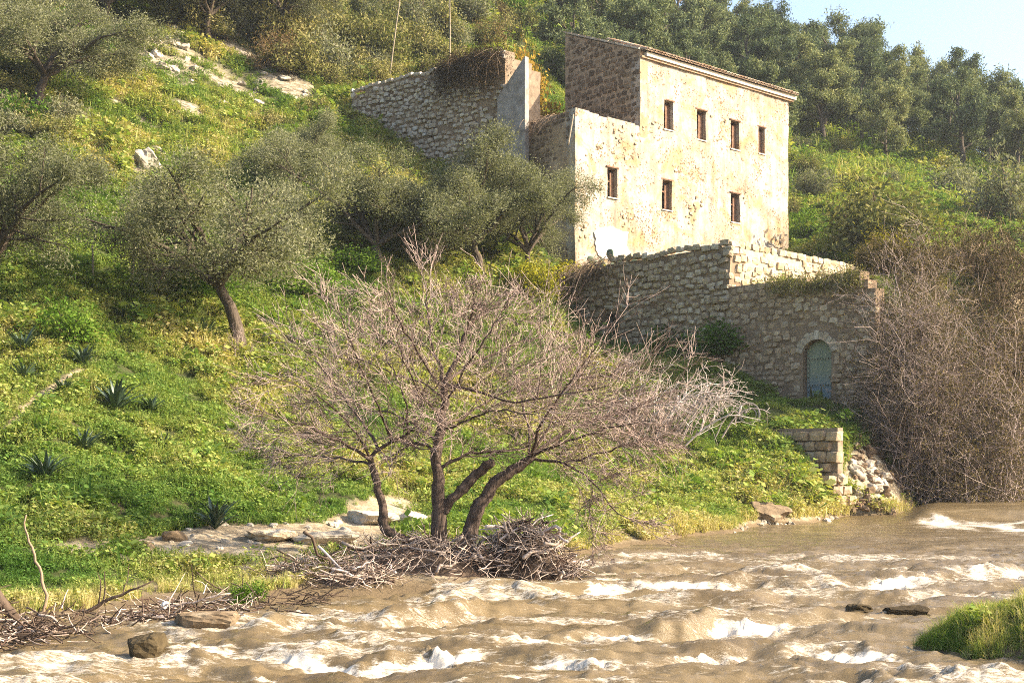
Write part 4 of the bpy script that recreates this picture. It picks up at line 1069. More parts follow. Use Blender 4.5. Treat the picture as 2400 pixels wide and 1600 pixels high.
def shrub(seed, nleaf, mat, leaf=(0.09, 0.04), bark='brown_twig', tall=1.0, nst=14, sig=0.11):
    """unit shrub about 1 m high and 1.3 m wide"""
    r = np.random.default_rng(seed)
    a = r.uniform(0, 2 * np.pi, nst); el = r.uniform(0.3, 1.4, nst)
    L = r.uniform(0.45, 0.85, nst)
    dr = np.stack([np.cos(a) * np.cos(el), np.sin(a) * np.cos(el), np.sin(el) * tall], 1)
    s = np.linspace(0, 1, 6)
    P0 = (r.normal(0, .06, (nst, 1, 3)) * np.array([1, 1, 0])) + dr[:, None, :] * (L[:, None, None] * s[None, :, None]); P0[:, :, 2] -= 0.05
    P0 = P0 + np.cumsum(r.normal(0, 0.02, P0.shape), 1)
    R0 = np.linspace(0.016, 0.005, 6)[None].repeat(nst, 0)
    P1, R1 = grow(P0, R0, 7, r, 0.5, (25, 65), 5, 0.12, 0.3, 0.6, 0.15)
    mb = MB()
    v, f, _ = tubes(P0, R0, 4); mb.add(v, f)
    v, f, _ = tubes(P1[:, ::2], R1[:, ::2], 3); mb.add(v, f)
    tips = np.concatenate([P1[:, 1:].reshape(-1, 3), P0[:, 3:].reshape(-1, 3)])
    k = r.integers(0, len(tips), nleaf)
    C = tips[k] + r.normal(0, sig, (nleaf, 3)); C[:, 2] = np.maximum(C[:, 2], 0.0)
    v, f = leaf_quads(C, leaf[0], leaf[1], r, None, 0.25)
    return mb.mesh('stem', M[bark], (0, 0, 0), True), new_mesh('foliage', v, f, M[mat], False)
def plant(name, parts, loc, label, cat, group=None, rz=0.0, scale=1.0, names=('trunk', 'crown')):
    o = empty(name, loc, label, cat, group, rz, scale)
    for nme, me in zip(names, parts): link(nme, me, o)
    return o
rp_ = np.random.default_rng(5)

# ---- olives (photo column of the trunk, row of the foot, height in photo pixels)
OL = [olive(201, 5.8, 1.15, 54000, 0.30, (-0.45, 0.1)), olive(202, 5.6, 1.1, 60000, 0.25, (0.1, 0.1)), olive(203, 5.0, 1.2, 56000, 0.2, (0.2, 0)), olive(204, 5.0, 1.0, 56000, 0.22, (-0.2, 0))]
def olive_at(k, x, y, hpx, label, rz=0.0, base_h=5.8, sx=1.0, depth=None):
    g = ground_at(x, y) if depth is None else np.array(on((x - CX) / F * depth, depth))
    s = hpx / F * g[1] / base_h
    return plant('olive_tree', OL[k], tuple(g - np.array([0, 0, 0.05])), label, 'tree', 'olive trees on the grassy slope', rz, (s * sx, s * sx, s))
olive_at(0, 560, 832, 560, 'grey-green olive tree with a dark bent trunk standing in the middle of the grass slope', 0.0, 5.8, 1.15)
olive_at(1, -30, 735, 520, 'olive tree cut by the left edge with its crown above the fence posts', 1.2, 5.8, 1.2)
olive_at(2, 890, 640, 335, 'smaller olive tree between the bent-trunk olive and the house flank', 2.1, 5.0, 1.3)
olive_at(3, 1125, 655, 370, 'olive tree leaning against the dark flank of the farmhouse', 0.7, 5.0, 1.2)
olive_at(1, 1245, 660, 300, 'olive nearest the left corner of the farmhouse in front of its flank', 2.6, 5.8, 1.1)
olive_at(2, 1010, 640, 260, 'broad olive in the middle of the dark grove under the ruin', 0.4, 5.0, 1.25)
olive_at(2, 1040, 600, 190, 'olive tree standing in front of the rubble ruin wall', 4.0, 5.0, 0.85)
olive_at(3, 90, 250, 330, 'large dark shrubby olive in the upper left corner over shaded grass', 3.0, 5.0, 1.35)
olive_at(1, 490, 105, 260, 'olive with a dark forked trunk above the pale rocks', 3.9, 5.8, 1.3)
olive_at(2, 250, 60, 240, 'olive at the top edge left of the pale rocks', 5.1, 5.0, 1.3)
olive_at(0, 660, 120, 260, 'olive at the top edge right of the pale rocks', 2.2, 5.8, 1.2)
olive_at(3, 700, 480, 240, 'small olive half hidden behind the bent-trunk olive', 1.6, 5.0, 1.1)

# ---- pines on the hill
PN = [pine(301, 8.5, 0.60, 17000), pine(302, 8.0, 0.55, 16000), pine(303, 9.0, 0.52, 17000), pine(304, 7.5, 0.64, 16000)]
def pine_at(k, x, Y, hgt, label, group, rz):
    X = (x - CX) / F * Y
    s = hgt / 9.7
    return plant('pine_tree', PN[k], on(X, Y, -0.1), label, 'tree', group, rz, (s * 0.92, s * 0.92, s * (1.0 + 0.16 * ((k * 7 + int(x)) % 5 - 1) / 4)))
GP = 'pines on the hill behind the house'
named = [(0, 1930, 92.5, 9.4, 'broad round pine with a dark forked trunk at the head of the grass slope'),
         (2, 2075, 90.5, 6.6, 'narrow pointed pine standing alone in front of the dark pines'),
         (1, 2255, 93.0, 9.2, 'pine with two thin trunks right of the pointed pine'),
         (3, 2385, 91.0, 8.2, 'low dark pine at the right edge of the photo'),
         (2, 1992, 112.0, 11.5, 'tallest skyline pine with a thin tuft standing proud of the ridge')]
for k, x, Y, h, lab in named: pine_at(k, x, Y, h, lab, GP, x * 0.37)
far = []
for Y, x0, x1, step, h in ((98, 1860, 2500, 92, 9.0), (105, 1800, 2550, 84, 9.2), (112, 1780, 2550, 76, 9.2), (119, 1760, 2500, 80, 9.0), (80, 1300, 1480, 90, 8.2), (84, 1480, 1860, 86, 8.4), (92, 1290, 1860, 90, 8.8), (101, 1280, 1850, 88, 9.0), (110, 1270, 1820, 86, 9.2), (120, 1270, 1780, 86, 9.2), (75, 1560, 1780, 95, 6.0)):
    x = x0 + rp_.uniform(0, step)
    while x < x1:
        far.append((x, Y + rp_.uniform(-3, 3), h * rp_.uniform(0.82, 1.16))); x += step * rp_.uniform(0.8, 1.25)
for (x, Y, h) in far:
    side = 'round dark green pine packed in the wood behind the farmhouse roof' if x < 1870 else 'round dark green pine packed in the wood on the right-hand ridge'
    pine_at(int(rp_.integers(0, 4)), x, Y, h, side, GP if x < 1870 else 'pines on the right ridge', rp_.uniform(0, 6.28))

# ---- shrubs on the slopes
SH = {'maquis': [shrub(401 + k, 3600, 'maquis') for k in range(4)], 'green': [shrub(411 + k, 3200, 'green_shrub') for k in range(3)],
      'yellow': [shrub(421 + k, 4200, 'yellow_shrub', (0.08, 0.045)) for k in range(2)], 'orange': [shrub(431, 3600, 'orange_shrub', (0.085, 0.05))], 'grey': [shrub(441 + k, 3600, 'olive', (0.085, 0.03)) for k in range(3)],
      'dry': [shrub(451, 3400, 'dry_leaf', (0.09, 0.02))]}
def shrub_at(kind, x, y, wpx, label, group=None, hs=1.0, Y=None):
    g = ground_at(x, y) if Y is None else np.array(on((x - CX) / F * Y, Y))
    s = wpx / F * g[1] / 1.5
    L = SH[kind]
    return plant('shrub', L[int(rp_.integers(0, len(L)))], tuple(g), label, 'shrub', group, rp_.uniform(0, 6.28), (s, s, s * hs), ('stem', 'foliage'))
shrub_at('orange', 1225, 200, 150, 'bright orange autumn shrub behind the gap between ruin and house', hs=1.7, Y=66.5)
shrub_at('orange', 1290, 250, 150, 'orange and yellow shrub growing beside the gable corner', hs=1.7, Y=65.0)
shrub_at('yellow', 1330, 720, 190, 'yellow-green bush below the left end of the terrace wall', hs=1.0)
shrub_at('yellow', 1240, 700, 150, 'yellow-green bush under the house flank beside the larger one', hs=1.0)
shrub_at('maquis', 2080, 590, 300, 'rounded brown and green shrub on the slope right of the house', hs=0.9)
shrub_at('yellow', 2080, 612, 140, 'small golden shrub in front of the rounded brown one', hs=0.9)
shrub_at('grey', 2350, 520, 220, 'grey-green shrub on the right edge of the slope', hs=1.1)
shrub_at('grey', 2230, 470, 150, 'grey shrub halfway up the right slope', hs=1.0)
shrub_at('green', 1900, 555, 120, 'leafy green bush beside the right corner of the house', hs=0.9)
shrub_at('grey', 1895, 470, 120, 'dull green bush touching the house corner higher up', hs=1.1)
shrub_at('dry', 1560, 575, 120, 'dry brown tuft on the terrace under the lower windows', hs=0.75, Y=54.5).location.z = ZT - 0.25
shrub_at('green', 1500, 575, 90, 'green tuft of weeds on the terrace left of the dry brown one', hs=0.7, Y=53.6).location.z = ZT - 0.25
for (x, y, w, lab) in ((150, 800, 200, 'dark low bush in the shade below the fence posts'), (480, 700, 160, 'dark green bush left of the bent olive trunk'), (700, 690, 200, 'dark bush behind the bent olive trunk'), (830, 640, 150, 'green bush beneath the smaller olive'), (1560, 840, 150, 'dark bush at the foot of the terrace wall'), (1700, 860, 190, 'dark creeping bush left of the arched door')):
    shrub_at('green', x, y, w, lab, hs=0.8)
cnt = 0
def inb(X, Y):
    s_, t_ = wst(X, Y)
    return (-5 < s_ < 21 and -0.6 < t_ < 20)
for k in range(1800):
    if cnt > 230: break
    if rp_.random() < 0.62:
        x = rp_.uniform(-150, 1330); y = rp_.uniform(-260, 330); y = min(y, 330)
        if x > 780 and y > 160 + (1190 - x) * 0.2: continue
    else:
        x = rp_.uniform(1840, 2520); y = rp_.uniform(310, 600)
    if float(ell(np.array([x]), np.array([y]), [(400, 150, 230, 75, 22), (640, 180, 150, 55, 25), (345, 385, 70, 60, 0), (350, 300, 230, 60, 20)], 0.2)[0]) > 0.5: continue
    if 150 < x < 700 and y > 210 and rp_.random() < 0.8: continue
    g = ground_at(x, y, 9, 170)
    if inb(g[0], g[1]) or g[1] > 165: continue
    if x > 1840 and rp_.random() < 0.8: continue
    kind = rp_.choice(['maquis', 'grey', 'green', 'yellow'], p=[0.53, 0.27, 0.18, 0.02])
    top = y < 130 and x < 1330
    w = rp_.uniform(1.5, 3.4) * (1.2 if top else 0.75)
    names = {'maquis': 'brownish green', 'grey': 'grey-green', 'green': 'fresh green', 'yellow': 'yellow-green'}[kind]
    where = 'covering the upper left hillside' if x < 700 else ('on the hillside above the ruin' if x < 1400 else 'scattered on the grass slope right of the house')
    L = SH[kind]
    plant('shrub', L[int(rp_.integers(0, len(L)))], tuple(g - np.array([0, 0, 0.1])), ('low ' if w < 2.2 else ('tall ' if w > 3.1 else '')) + names + ' wild shrub ' + where, 'shrub', names + ' shrubs ' + where, rp_.uniform(0, 6.28), (w / 1.5, w / 1.5, w / 1.5 * rp_.uniform(0.8, 1.3)), ('stem', 'foliage'))
    cnt += 1

for row, (off, st_) in enumerate(((15, 62), (60, 70), (105, 74), (150, 80))):
    x = 640 + 20 * row
    while x < 1335:
        lim = 205 - max(0, (x - 830)) * 0.25 if x > 800 else 200
        y = lim - off - rp_.uniform(0, 25)
        g = ground_at(x, max(y, -250), 62, 170)
        kind = ['maquis', 'grey', 'maquis', 'green', 'maquis', 'dry'][int(rp_.integers(0, 6))]
        nm = {'maquis': 'brownish green', 'grey': 'grey-green', 'green': 'fresh green', 'yellow': 'yellow-green', 'dry': 'straw-brown'}[kind]
        w = rp_.uniform(2.2, 3.8); L = SH[kind]
        plant('shrub', L[int(rp_.integers(0, len(L)))], tuple(g - np.array([0, 0, 0.1])), nm + ' shrub crowded on the hillside just above the ruin', 'shrub', nm + ' shrubs just above the ruin', rp_.uniform(0, 6.28), (w / 1.5, w / 1.5, w / 1.5 * rp_.uniform(0.9, 1.4)), ('stem', 'foliage'))
        x += st_ * rp_.uniform(0.7, 1.3)
# ---- dark dead creeper hanging over the ruin wall
def strands(name, label, cat, top_pts, n, L, mat, r, rad=0.008, fwd=None, sp=0.1, root=None):
    o = empty(name, tuple(top_pts[0]), label, cat)
    tp = np.array(top_pts); k = r.uniform(0, len(tp) - 1.001, n); i_ = k.astype(int); fr_ = (k - i_)[:, None]
    p0 = tp[i_] * (1 - fr_) + tp[i_ + 1] * fr_ + r.normal(0, sp, (n, 3))
    K = 6; P = np.zeros((n, K, 3)); P[:, 0] = p0
    dd = np.stack([r.normal(0, .5, n), r.normal(0, .5, n), r.uniform(-0.2, 0.6, n)], 1) + np.asarray(fwd) * 0.7
    ln = L * r.uniform(0.4, 1.2, n)
    for q_ in range(1, K):
        dd = dd + np.array([0, 0, -0.55]) + r.normal(0, 0.2, dd.shape); u_ = dd / np.linalg.norm(dd, axis=1, keepdims=True)
        P[:, q_] = P[:, q_ - 1] + u_ * (ln / (K - 1))[:, None]
    mb = MB(); v, f, _ = tubes(P, np.linspace(rad, rad * 0.5, K)[None].repeat(n, 0), 3); mb.add(v, f)
    mb.obj('stem', mat, o, True)
    return o, P
cr, P = strands('dead_creeper', 'dark mat of dead creeper hanging over the top of the ruin wall', 'creeper', [RN3 + ru * u + rn_ * 0.12 + Z3 * (rtop(u) - 0.05) for u in (0.1, 1, 2, 3.4)], 160, 1.7, M['brown_twig'], np.random.default_rng(61), 0.011, rn_, 0.16)
C = P[:, 1:].reshape(-1, 3); C = C[np.random.default_rng(1).integers(0, len(C), 15000)] + np.random.default_rng(2).normal(0, .16, (15000, 3))
v, f = leaf_quads(C, 0.10, 0.03, np.random.default_rng(3)); link('leaves', new_mesh('leaves', v - parent_world(cr), f, M['creeper_leaf'], False), cr)
cr2, P = strands('dry_vine', 'dry vine trailing down the dark flank wall of the farmhouse', 'vine', [A3 + e3 * s + -d3 * 0.12 + Z3 * (ZL - 0.1) for s in (0.8, 2.0, 3.2, 4.6)], 90, 1.4, M['brown_twig'], np.random.default_rng(62), 0.011, -d3, 0.12)
wv, P = strands('wall_weeds', 'tuft of dry weeds hanging from the top of the arched wall', 'weeds', [W3 + e3 * s - d3 * 0.05 + Z3 * (atop(s) + 0.05) for s in (1.8, 0.8, -0.2, -1.2, -1.6)], 120, 0.5, M['grey_twig'], np.random.default_rng(63), 0.009, -d3, 0.12)
C = P[:, 1:].reshape(-1, 3); C = C[np.random.default_rng(1).integers(0, len(C), 4200)] + np.random.default_rng(2).normal(0, .10, (4200, 3))
v, f = leaf_quads(C, 0.10, 0.03, np.random.default_rng(4)); link('leaves', new_mesh('leaves', v - parent_world(wv), f, M['maquis'], False), wv)
wv2, P = strands('wall_creeper', 'creeper with small green leaves over the left end of the terrace wall', 'creeper', [W3 + e3 * s - d3 * 0.1 + Z3 * (wtop(s)) for s in (9.5, 10.5, 11.6)], 260, 1.2, M['brown_twig'], np.random.default_rng(64), 0.01, -d3, 0.14)

# ------------------------------------------------------------------ the bare tree by the river
rt_ = np.random.default_rng(77)
TY = 18.6
def pxp(L, Y0=TY, dy=0.0):
    L = [(a[0], a[1], a[2] if len(a) > 2 else 0.0) for a in L]
    return np.array([at(x, y, Y0 + o) for (x, y, o) in L])
tb = at(1045, 1278, TY)
rtree = empty('bare_tree', tuple(tb), 'leafless spreading tree with three dark trunks growing from a driftwood mound in the river', 'tree')
pm = TY / F
def tube_part(name, L, wpx, mat, parent, K=22, n=12, jit=0.012, cap=True, Y0=TY):
    p, rad = resample(pxp(L, Y0), np.array(wpx) * pm / 2 * 0.78, K, jit, rt_)
    # gnarled, flared bark relief
    v, f, t_ = tubes(p[None], rad[None], n, cap)
    body = v[:K * n].reshape(K, n, 3); ctr = p[:, None, :]
    nz = 1 + 0.16 * fbm(body[..., 0] * 14, body[..., 1] * 14 + body[..., 2] * 1.0, body[..., 2] * 4, seed=5, octv=3)
    v[:K * n] = (ctr + (body - ctr) * nz[..., None]).reshape(-1, 3)
    mb = MB(); mb.add(v, f, t_)
    mb.obj(name, mat, parent, True)
    return p, rad
trunks = []
trunks.append(tube_part('trunk', [(1032, 1300), (1030, 1240), (1030, 1180), (1026, 1120), (1022, 1065), (1034, 1010), (1038, 950), (1042, 900)], [74, 50, 42, 36, 32, 30, 26, 24], M['bark'], rtree, 26))
trunks.append(tube_part('trunk', [(1040, 1285), (990, 1272), (940, 1266), (908, 1250), (897, 1205), (890, 1150), (876, 1110), (868, 1070)], [46, 38, 32, 30, 27, 25, 22, 18], M['bark'], rtree, 26))
trunks.append(tube_part('trunk', [(1075, 1310), (1095, 1265), (1112, 1215), (1130, 1175), (1160, 1130), (1208, 1097), (1250, 1068)], [70, 54, 44, 40, 36, 32, 24], M['bark'], rtree, 26))
tube_part('cut_limb', [(1036, 1200), (1068, 1160), (1105, 1125), (1130, 1100), (1153, 1082)], [28, 30, 31, 30, 27], M['bark'], rtree, 18)
LIMBS = [  # from the trunks; third value = depth offset in metres
 ([(1042, 900), (1072, 835), (1088, 785), (1102, 752), (1150, 725, .3), (1190, 700, .6)], [22, 15, 13, 11, 8, 4]),
 ([(1042, 905), (1028, 850, .2), (1008, 795, .5), (1000, 720, .8), (1005, 680, 1.0), (1000, 660, 1.1)], [16, 11, 9, 7, 5, 2]),
 ([(1040, 910), (990, 850, -.4), (945, 765, -.8), (922, 720, -1.0), (900, 680, -1.2)], [14, 10, 8, 6, 2]),
 ([(1090, 785), (1110, 720, -.3), (1108, 695, -.5), (1130, 670, -.6)], [8, 6, 4, 2]),
 ([(1044, 895), (1100, 855, .5), (1170, 822, 1.0), (1260, 790, 1.4), (1340, 760, 1.8)], [14, 10, 8, 6, 2]),
 ([(1042, 900), (1080, 905, -.4), (1125, 918, -.8), (1180, 945, -1.2), (1280, 935, -1.6), (1370, 915, -1.9), (1440, 900, -2)], [15, 12, 10, 8, 6, 4, 2]),
 ([(1034, 1000), (1110, 960, .7), (1240, 890, 1.3), (1370, 845, 1.8), (1430, 820, 2)], [12, 9, 7, 5, 2]),
 ([(1028, 1100), (1060, 1075), (1100, 1060), (1150, 1056), (1200, 1060), (1242, 1042)], [17, 14, 12, 11, 9, 5]),
 ([(1024, 1065), (1005, 1045), (975, 1034), (948, 1045), (925, 1068), (912, 1100)], [16, 12, 10, 8, 6, 4]),
 ([(868, 1072), (885, 1050), (920, 1036), (958, 1018), (985, 985), (1000, 930)], [17, 15, 12, 9, 6, 3]),
 ([(870, 1080), (830, 1050, -.3), (770, 1020, -.6), (700, 990, -1), (640, 975, -1.3), (600, 960, -1.5)], [15, 12, 9, 7, 5, 2]),
 ([(872, 1090), (820, 1078, .3), (750, 1070, .8), (690, 1066, 1.2), (630, 1050, 1.5)], [12, 9, 7, 5, 2]),
 ([(885, 1050), (850, 990, .4), (800, 920, .9), (750, 860, 1.4), (720, 815, 1.8)], [13, 10, 8, 6, 2]),
 ([(920, 1036), (890, 960, -.5), (850, 870, -1), (820, 790, -1.4), (790, 720, -1.6)], [12, 9, 7, 5, 2]),
 ([(958, 1018), (950, 930, -.2), (900, 830, .1), (870, 750, .3)], [9, 7, 5, 2]),
 ([(1250, 1068), (1300, 1020, .3), (1380, 985, .7), (1470, 960, 1.1), (1540, 930, 1.4), (1590, 915, 1.5)], [16, 13, 10, 8, 5, 2]),
 ([(1245, 1072), (1260, 1010, -.4), (1310, 930, -.9), (1360, 865, -1.3), (1400, 810, -1.6)], [14, 11, 8, 6, 2]),
 ([(1240, 1075), (1240, 1000, .5), (1220, 930, .9), (1200, 860, 1.3), (1215, 800, 1.5)], [13, 10, 8, 6, 2]),
 ([(1250, 1075), (1320, 1085, -.3), (1390, 1125, -.6), (1430, 1190, -.8), (1490, 1225, -1)], [13, 10, 7, 5, 2]),
 ([(1320, 1085, -.3), (1420, 1060, -.6), (1490, 1035, -.9), (1560, 1020, -1.1)], [9, 7, 5, 2]),
 ([(1390, 1125, -.6), (1386, 1200, -.6), (1390, 1295, -.6)], [4, 3, 2]),
 ([(1036, 980), (1000, 940, -.6), (960, 880, -1.2), (930, 800, -1.6)], [11, 8, 6, 3]),
 ([(1038, 960), (1080, 880, -.7), (1130, 800, -1.3), (1180, 740, -1.6)], [11, 8, 6, 3]),
 ([(1034, 1010), (1080, 990, -.6), (1150, 960, -1.2), (1250, 970, -1.7)], [11, 8, 6, 3]),
 ([(1030, 1040), (970, 990, .6), (900, 960, 1.2), (820, 960, 1.7)], [11, 8, 6, 3]),
 ([(868, 1075), (840, 1020, -.5), (790, 960, -1.1), (730, 920, -1.5), (660, 890, -1.8)], [12, 9, 7, 5, 2]),
 ([(1245, 1070), (1290, 990, .2), (1320, 900, .5), (1310, 830, .8)], [11, 8, 6, 3]),
 ([(1245, 1070), (1330, 1030, -.8), (1430, 1000, -1.4), (1530, 985, -1.8)], [12, 9, 6, 3]),
 ([(1040, 930), (1000, 900, .4), (940, 880, .9), (860, 850, 1.3), (760, 800, 1.7)], [11, 8, 6, 4, 2]),
]
LP, LR = [], []
for L, w in LIMBS:
    p, rad = tube_part('limb', L, [q_ * 0.8 for q_ in w], M['bark'], rtree, 14, 7, 0.014, False)
    LP.append(p); LR.append(rad)
LP = np.array(LP); LR = np.array(LR)
org = at(1040, 1080, TY)
P1, R1 = grow(LP, LR * 0.8, 13, rt_, 0.40, (25, 80), 8, -0.02, 0.10, 0.42, 0.13, 0.4, 0.0055, None, 0.0, org, 0.3)
P2, R2 = grow(P1, R1, 8, rt_, 0.62, (20, 70), 6, 0.03, 0.2, 0.55, 0.10, 0.4, 0.0042, None, 0.0, org, 0.25)
P3, R3 = grow(P2, R2, 4, rt_, 0.7, (15, 70), 4, 0.08, 0.2, 0.6, 0.10, 0.5, 0.0034, None, 0.0, org, 0.2)
tw = MB()
v, f, _ = tubes(P1, R1, 4); tw.add(v, f)
v, f, _ = tubes(P2, R2, 3); tw.add(v, f)
v, f, _ = tubes(P3, R3, 3); tw.add(v, f)
tw.obj('twigs', M['twig'], rtree, True)

# ------------------------------------------------------------------ bare bushes
def bare_bush(name, x, y, wpx, hpx, label, cat, mat, seed, nst=40, n1=8, n2=6, rad=0.012, leafmat=None, nleaf=0, up=0.15, arch=0.06, Y=None, lean=(0, 0), leaf=(0.07, 0.03), mess=0.0):
    r = np.random.default_rng(seed)
    g = ground_at(x, y) if Y is None else np.array(on((x - CX) / F * Y, Y))
    o = empty(name, tuple(g), label, cat)
    Wd = wpx / F * g[1] / 2; Hh = hpx / F * g[1]
    a = r.uniform(0, 2 * np.pi, nst); q_ = np.sqrt(r.uniform(0, 1, nst))
    K = 9; s = np.linspace(0, 1, K)
    bs_ = 0.45 + 0.45 * mess
    b = np.stack([np.cos(a) * q_ * Wd * bs_, np.sin(a) * q_ * Wd * bs_, np.full(nst, -0.15)], 1) + r.normal(0, 0.25 * mess * Wd, (nst, 3)) * np.array([1, 1, 0])
    e = np.stack([np.cos(a) * q_ * Wd * 1.0 + lean[0] * Hh, np.sin(a) * q_ * Wd * 0.8 + lean[1] * Hh, Hh * np.sqrt(np.clip(1.05 - q_ ** 2, 0.05, 1)) * r.uniform(0.5, 0.95, nst)], 1)
    P0 = b[:, None] * (1 - s)[None, :, None] + e[:, None] * s[None, :, None]
    P0[:, :, 2] += (np.sin(s * np.pi) * arch)[None] * Hh
    e2 = r.normal(0, 1, (nst, 3)) * np.array([Wd * .35, Wd * .35, -Hh * .0])
    P0 += mess * (s ** 2.5)[None, :, None] * e2[:, None, :]
    P0[:, :, 2] -= mess * (s ** 3)[None] * r.uniform(0, 0.45, (nst, 1)) * P0[:, -1:, 2]
    P0 = P0 + np.cumsum(r.normal(0, (0.02 + 0.05 * mess) * Hh / 3, P0.shape), 1)
    # stems start on the ground under them
    P0w = P0 + g; zz = tz(P0w[:, 0, 0], P0w[:, 0, 1]) - g[2]
    P0[:, :, 2] += (zz[:, None] * (1 - s)[None, :] )
    R0 = np.linspace(rad, rad * 0.35, K)[None].repeat(nst, 0) * r.uniform(0.6, 1.4, (nst, 1))
    P1, R1 = grow(P0, R0, n1, r, 0.36 - 0.06 * mess, (15 + 20 * mess, 60 + 40 * mess), 6, up, 0.2 - 0.15 * mess, 0.6, 0.14 + 0.14 * mess, 0.4, rad * 0.35)
    P2, R2 = grow(P1, R1, n2, r, 0.55, (15 + 15 * mess, 60 + 40 * mess), 5, up * 0.7, 0.2, 0.6, 0.14, 0.5, rad * 0.27)
    mb = MB()
    v, f, _ = tubes(P0, R0, 4); mb.add(v, f); v, f, _ = tubes(P1, R1, 3); mb.add(v, f); v, f, _ = tubes(P2, R2, 3); mb.add(v, f)
    P = np.concatenate([P1[:, 1:].reshape(-1, 3), P2[:, 1:].reshape(-1, 3)])
    link('branches', mb.mesh('branches', mat, (0, 0, 0), True), o)
    if nleaf:
        k = r.integers(0, len(P), nleaf); C = P[k] + r.normal(0, 0.06, (nleaf, 3))
        v, f = leaf_quads(C, leaf[0], leaf[1], r); link('leaves', new_mesh('leaves', v, f, leafmat, False), o)
    return o
bare_bush('thicket', 2250, 1150, 290, 640, 'tall leafless thicket over the right end of the arched wall', 'bush', M['grey_twig'], 71, 190, 10, 8, 0.015, M['bramble_leaf'], 60000, 0.05, 0.05, 41.0, (0, 0), (0.09, 0.045), 0.8)
bare_bush('thicket', 2112, 1100, 140, 700, 'slender bare bush standing right in front of the end of the arched wall', 'bush', M['grey_twig'], 84, 110, 10, 8, 0.013, M['bramble_leaf'], 24000, 0.05, 0.05, 40.0, (0.03, 0), (0.08, 0.04), 0.7)
bare_bush('thicket', 2185, 1080, 160, 620, 'greyish bare bush hiding the end of the arched wall right of the door', 'bush', M['grey_twig'], 81, 70, 10, 6, 0.015, M['bramble_leaf'], 12000, 0.05, 0.05, 40.8, (-0.12, 0), (0.08, 0.04), 0.8)
bare_bush('thicket', 2110, 650, 240, 120, 'dark twiggy bush on top of the end of the arched wall', 'bush', M['brown_twig'], 83, 60, 8, 6, 0.012, M['bramble_leaf'], 16000, 0.05, 0.05, 42.8, (0, 0), (0.08, 0.04), 0.6)
bare_bush('thicket', 2320, 1150, 330, 320, 'brown twiggy thicket at the right edge behind the tall one', 'bush', M['brown_twig'], 72, 110, 9, 6, 0.016, M['bramble_leaf'], 30000, 0.05, 0.05, 45.0, (0, 0), (0.09, 0.045), 0.8)
bare_bush('thicket', 2400, 1140, 260, 300, 'leafy brown bramble by the water at the right edge', 'bush', M['brown_twig'], 73, 80, 8, 6, 0.013, M['bramble_leaf'], 50000, 0.05, 0.1, 45.2, (0, 0), (0.09, 0.045), 0.8)
bare_bush('thicket', 2260, 1165, 220, 170, 'low dark bramble at the foot of the thicket by the stones', 'bush', M['brown_twig'], 74, 70, 8, 6, 0.012, M['bramble_leaf'], 24000, 0.05, 0.15, 42.4, (0, 0), (0.08, 0.04), 0.8)
bare_bush('thicket', 2260, 760, 300, 90, 'upper crown of bare yellowish twigs behind the thicket', 'bush', M['grey_twig'], 75, 80, 7, 5, 0.014, M['dry_leaf'], 9000, 0.2, 0.02, 48.0, (0, 0), (0.07, 0.03), 0.3)
bare_bush('thicket', 2400, 740, 200, 60, 'tan bare bush on the slope at the right edge', 'bush', M['brown_twig'], 82, 60, 7, 5, 0.014, M['bramble_leaf'], 9000, 0.15, 0.02, 51.0, (0, 0), (0.07, 0.03), 0.5)
bare_bush('white_shrub', 1500, 990, 330, 230, 'pale leafless shrub with arching white branches on the grass below the wall', 'shrub', M['white_twig'], 76, 26, 5, 3, 0.026, None, 0, 0.03, 0.22, 37.5, (0.55, 0), mess=0.35)
bare_bush('white_shrub', 1610, 960, 240, 150, 'small tangle of white branches beside the wire hoop', 'shrub', M['white_twig'], 78, 18, 5, 2, 0.026, None, 0, 0.0, 0.25, 38.5, (0.5, 0), mess=0.35)
bare_bush('white_shrub', 1420, 800, 240, 90, 'bleached bare branches against the niche in the terrace wall', 'shrub', M['white_twig'], 77, 14, 4, 2, 0.032, None, 0, 0.0, 0.2, 43.0, (0.5, 0), mess=0.8)
bare_bush('red_shrub', 1480, 930, 260, 150, 'reddish twiggy shrub left of the white branches', 'shrub', M['twig'], 79, 40, 7, 5, 0.012, None, 0, 0.2, 0.05, 37.0)
bare_bush('bare_shrub', 560, 850, 90, 90, 'pale tangle of twigs at the foot of the bent olive trunk', 'shrub', M['grey_twig'], 80, 16, 5, 4, 0.010, None, 0, 0.2, 0.05)

# ------------------------------------------------------------------ driftwood mound
dw = empty('driftwood_mound', tuple(at(1080, 1330, TY)), 'mound of washed-up driftwood and roots at the foot of the bare tree', 'driftwood')
rd = np.random.default_rng(88)
dwo = parent_world(dw)
mnd = MB()
def mound(cx, cy, rx, ry_, h, seed, n=34):
    a = np.linspace(0, 2 * np.pi, n + 1)[:-1]; rr2 = np.linspace(0, 1, 9)
    V = []
    for q_ in rr2:
        for t in a:
            X = cx + math.cos(t) * q_ * rx; Y = cy + math.sin(t) * q_ * ry_
            V.append((X, Y, h * (1 - q_ ** 2.2) - 0.12))
    V = np.array(V); V[:, 2] += 0.10 * fbm(V[:, 0] * 4, V[:, 1] * 4, seed=seed) * (V[:, 2] > -0.05)
    I = np.arange(9 * n).reshape(9, n); q_ = np.stack([I[:-1], I[1:], np.roll(I, -1, 1)[1:], np.roll(I, -1, 1)[:-1]], -1).reshape(-1, 4)
    mnd.add(V, q_)
c1 = at(980, 1340, 17.9); c2 = at(1228, 1335, 18.2); c3 = at(770, 1385, 16.8)
mnd.box
mound(c1[0], c1[1], 1.35, 0.85, 0.5, 1); mound(c2[0], c2[1], 0.72, 0.6, 0.72, 2); mound(c3[0], c3[1], 1.0, 0.5, 0.3, 3)
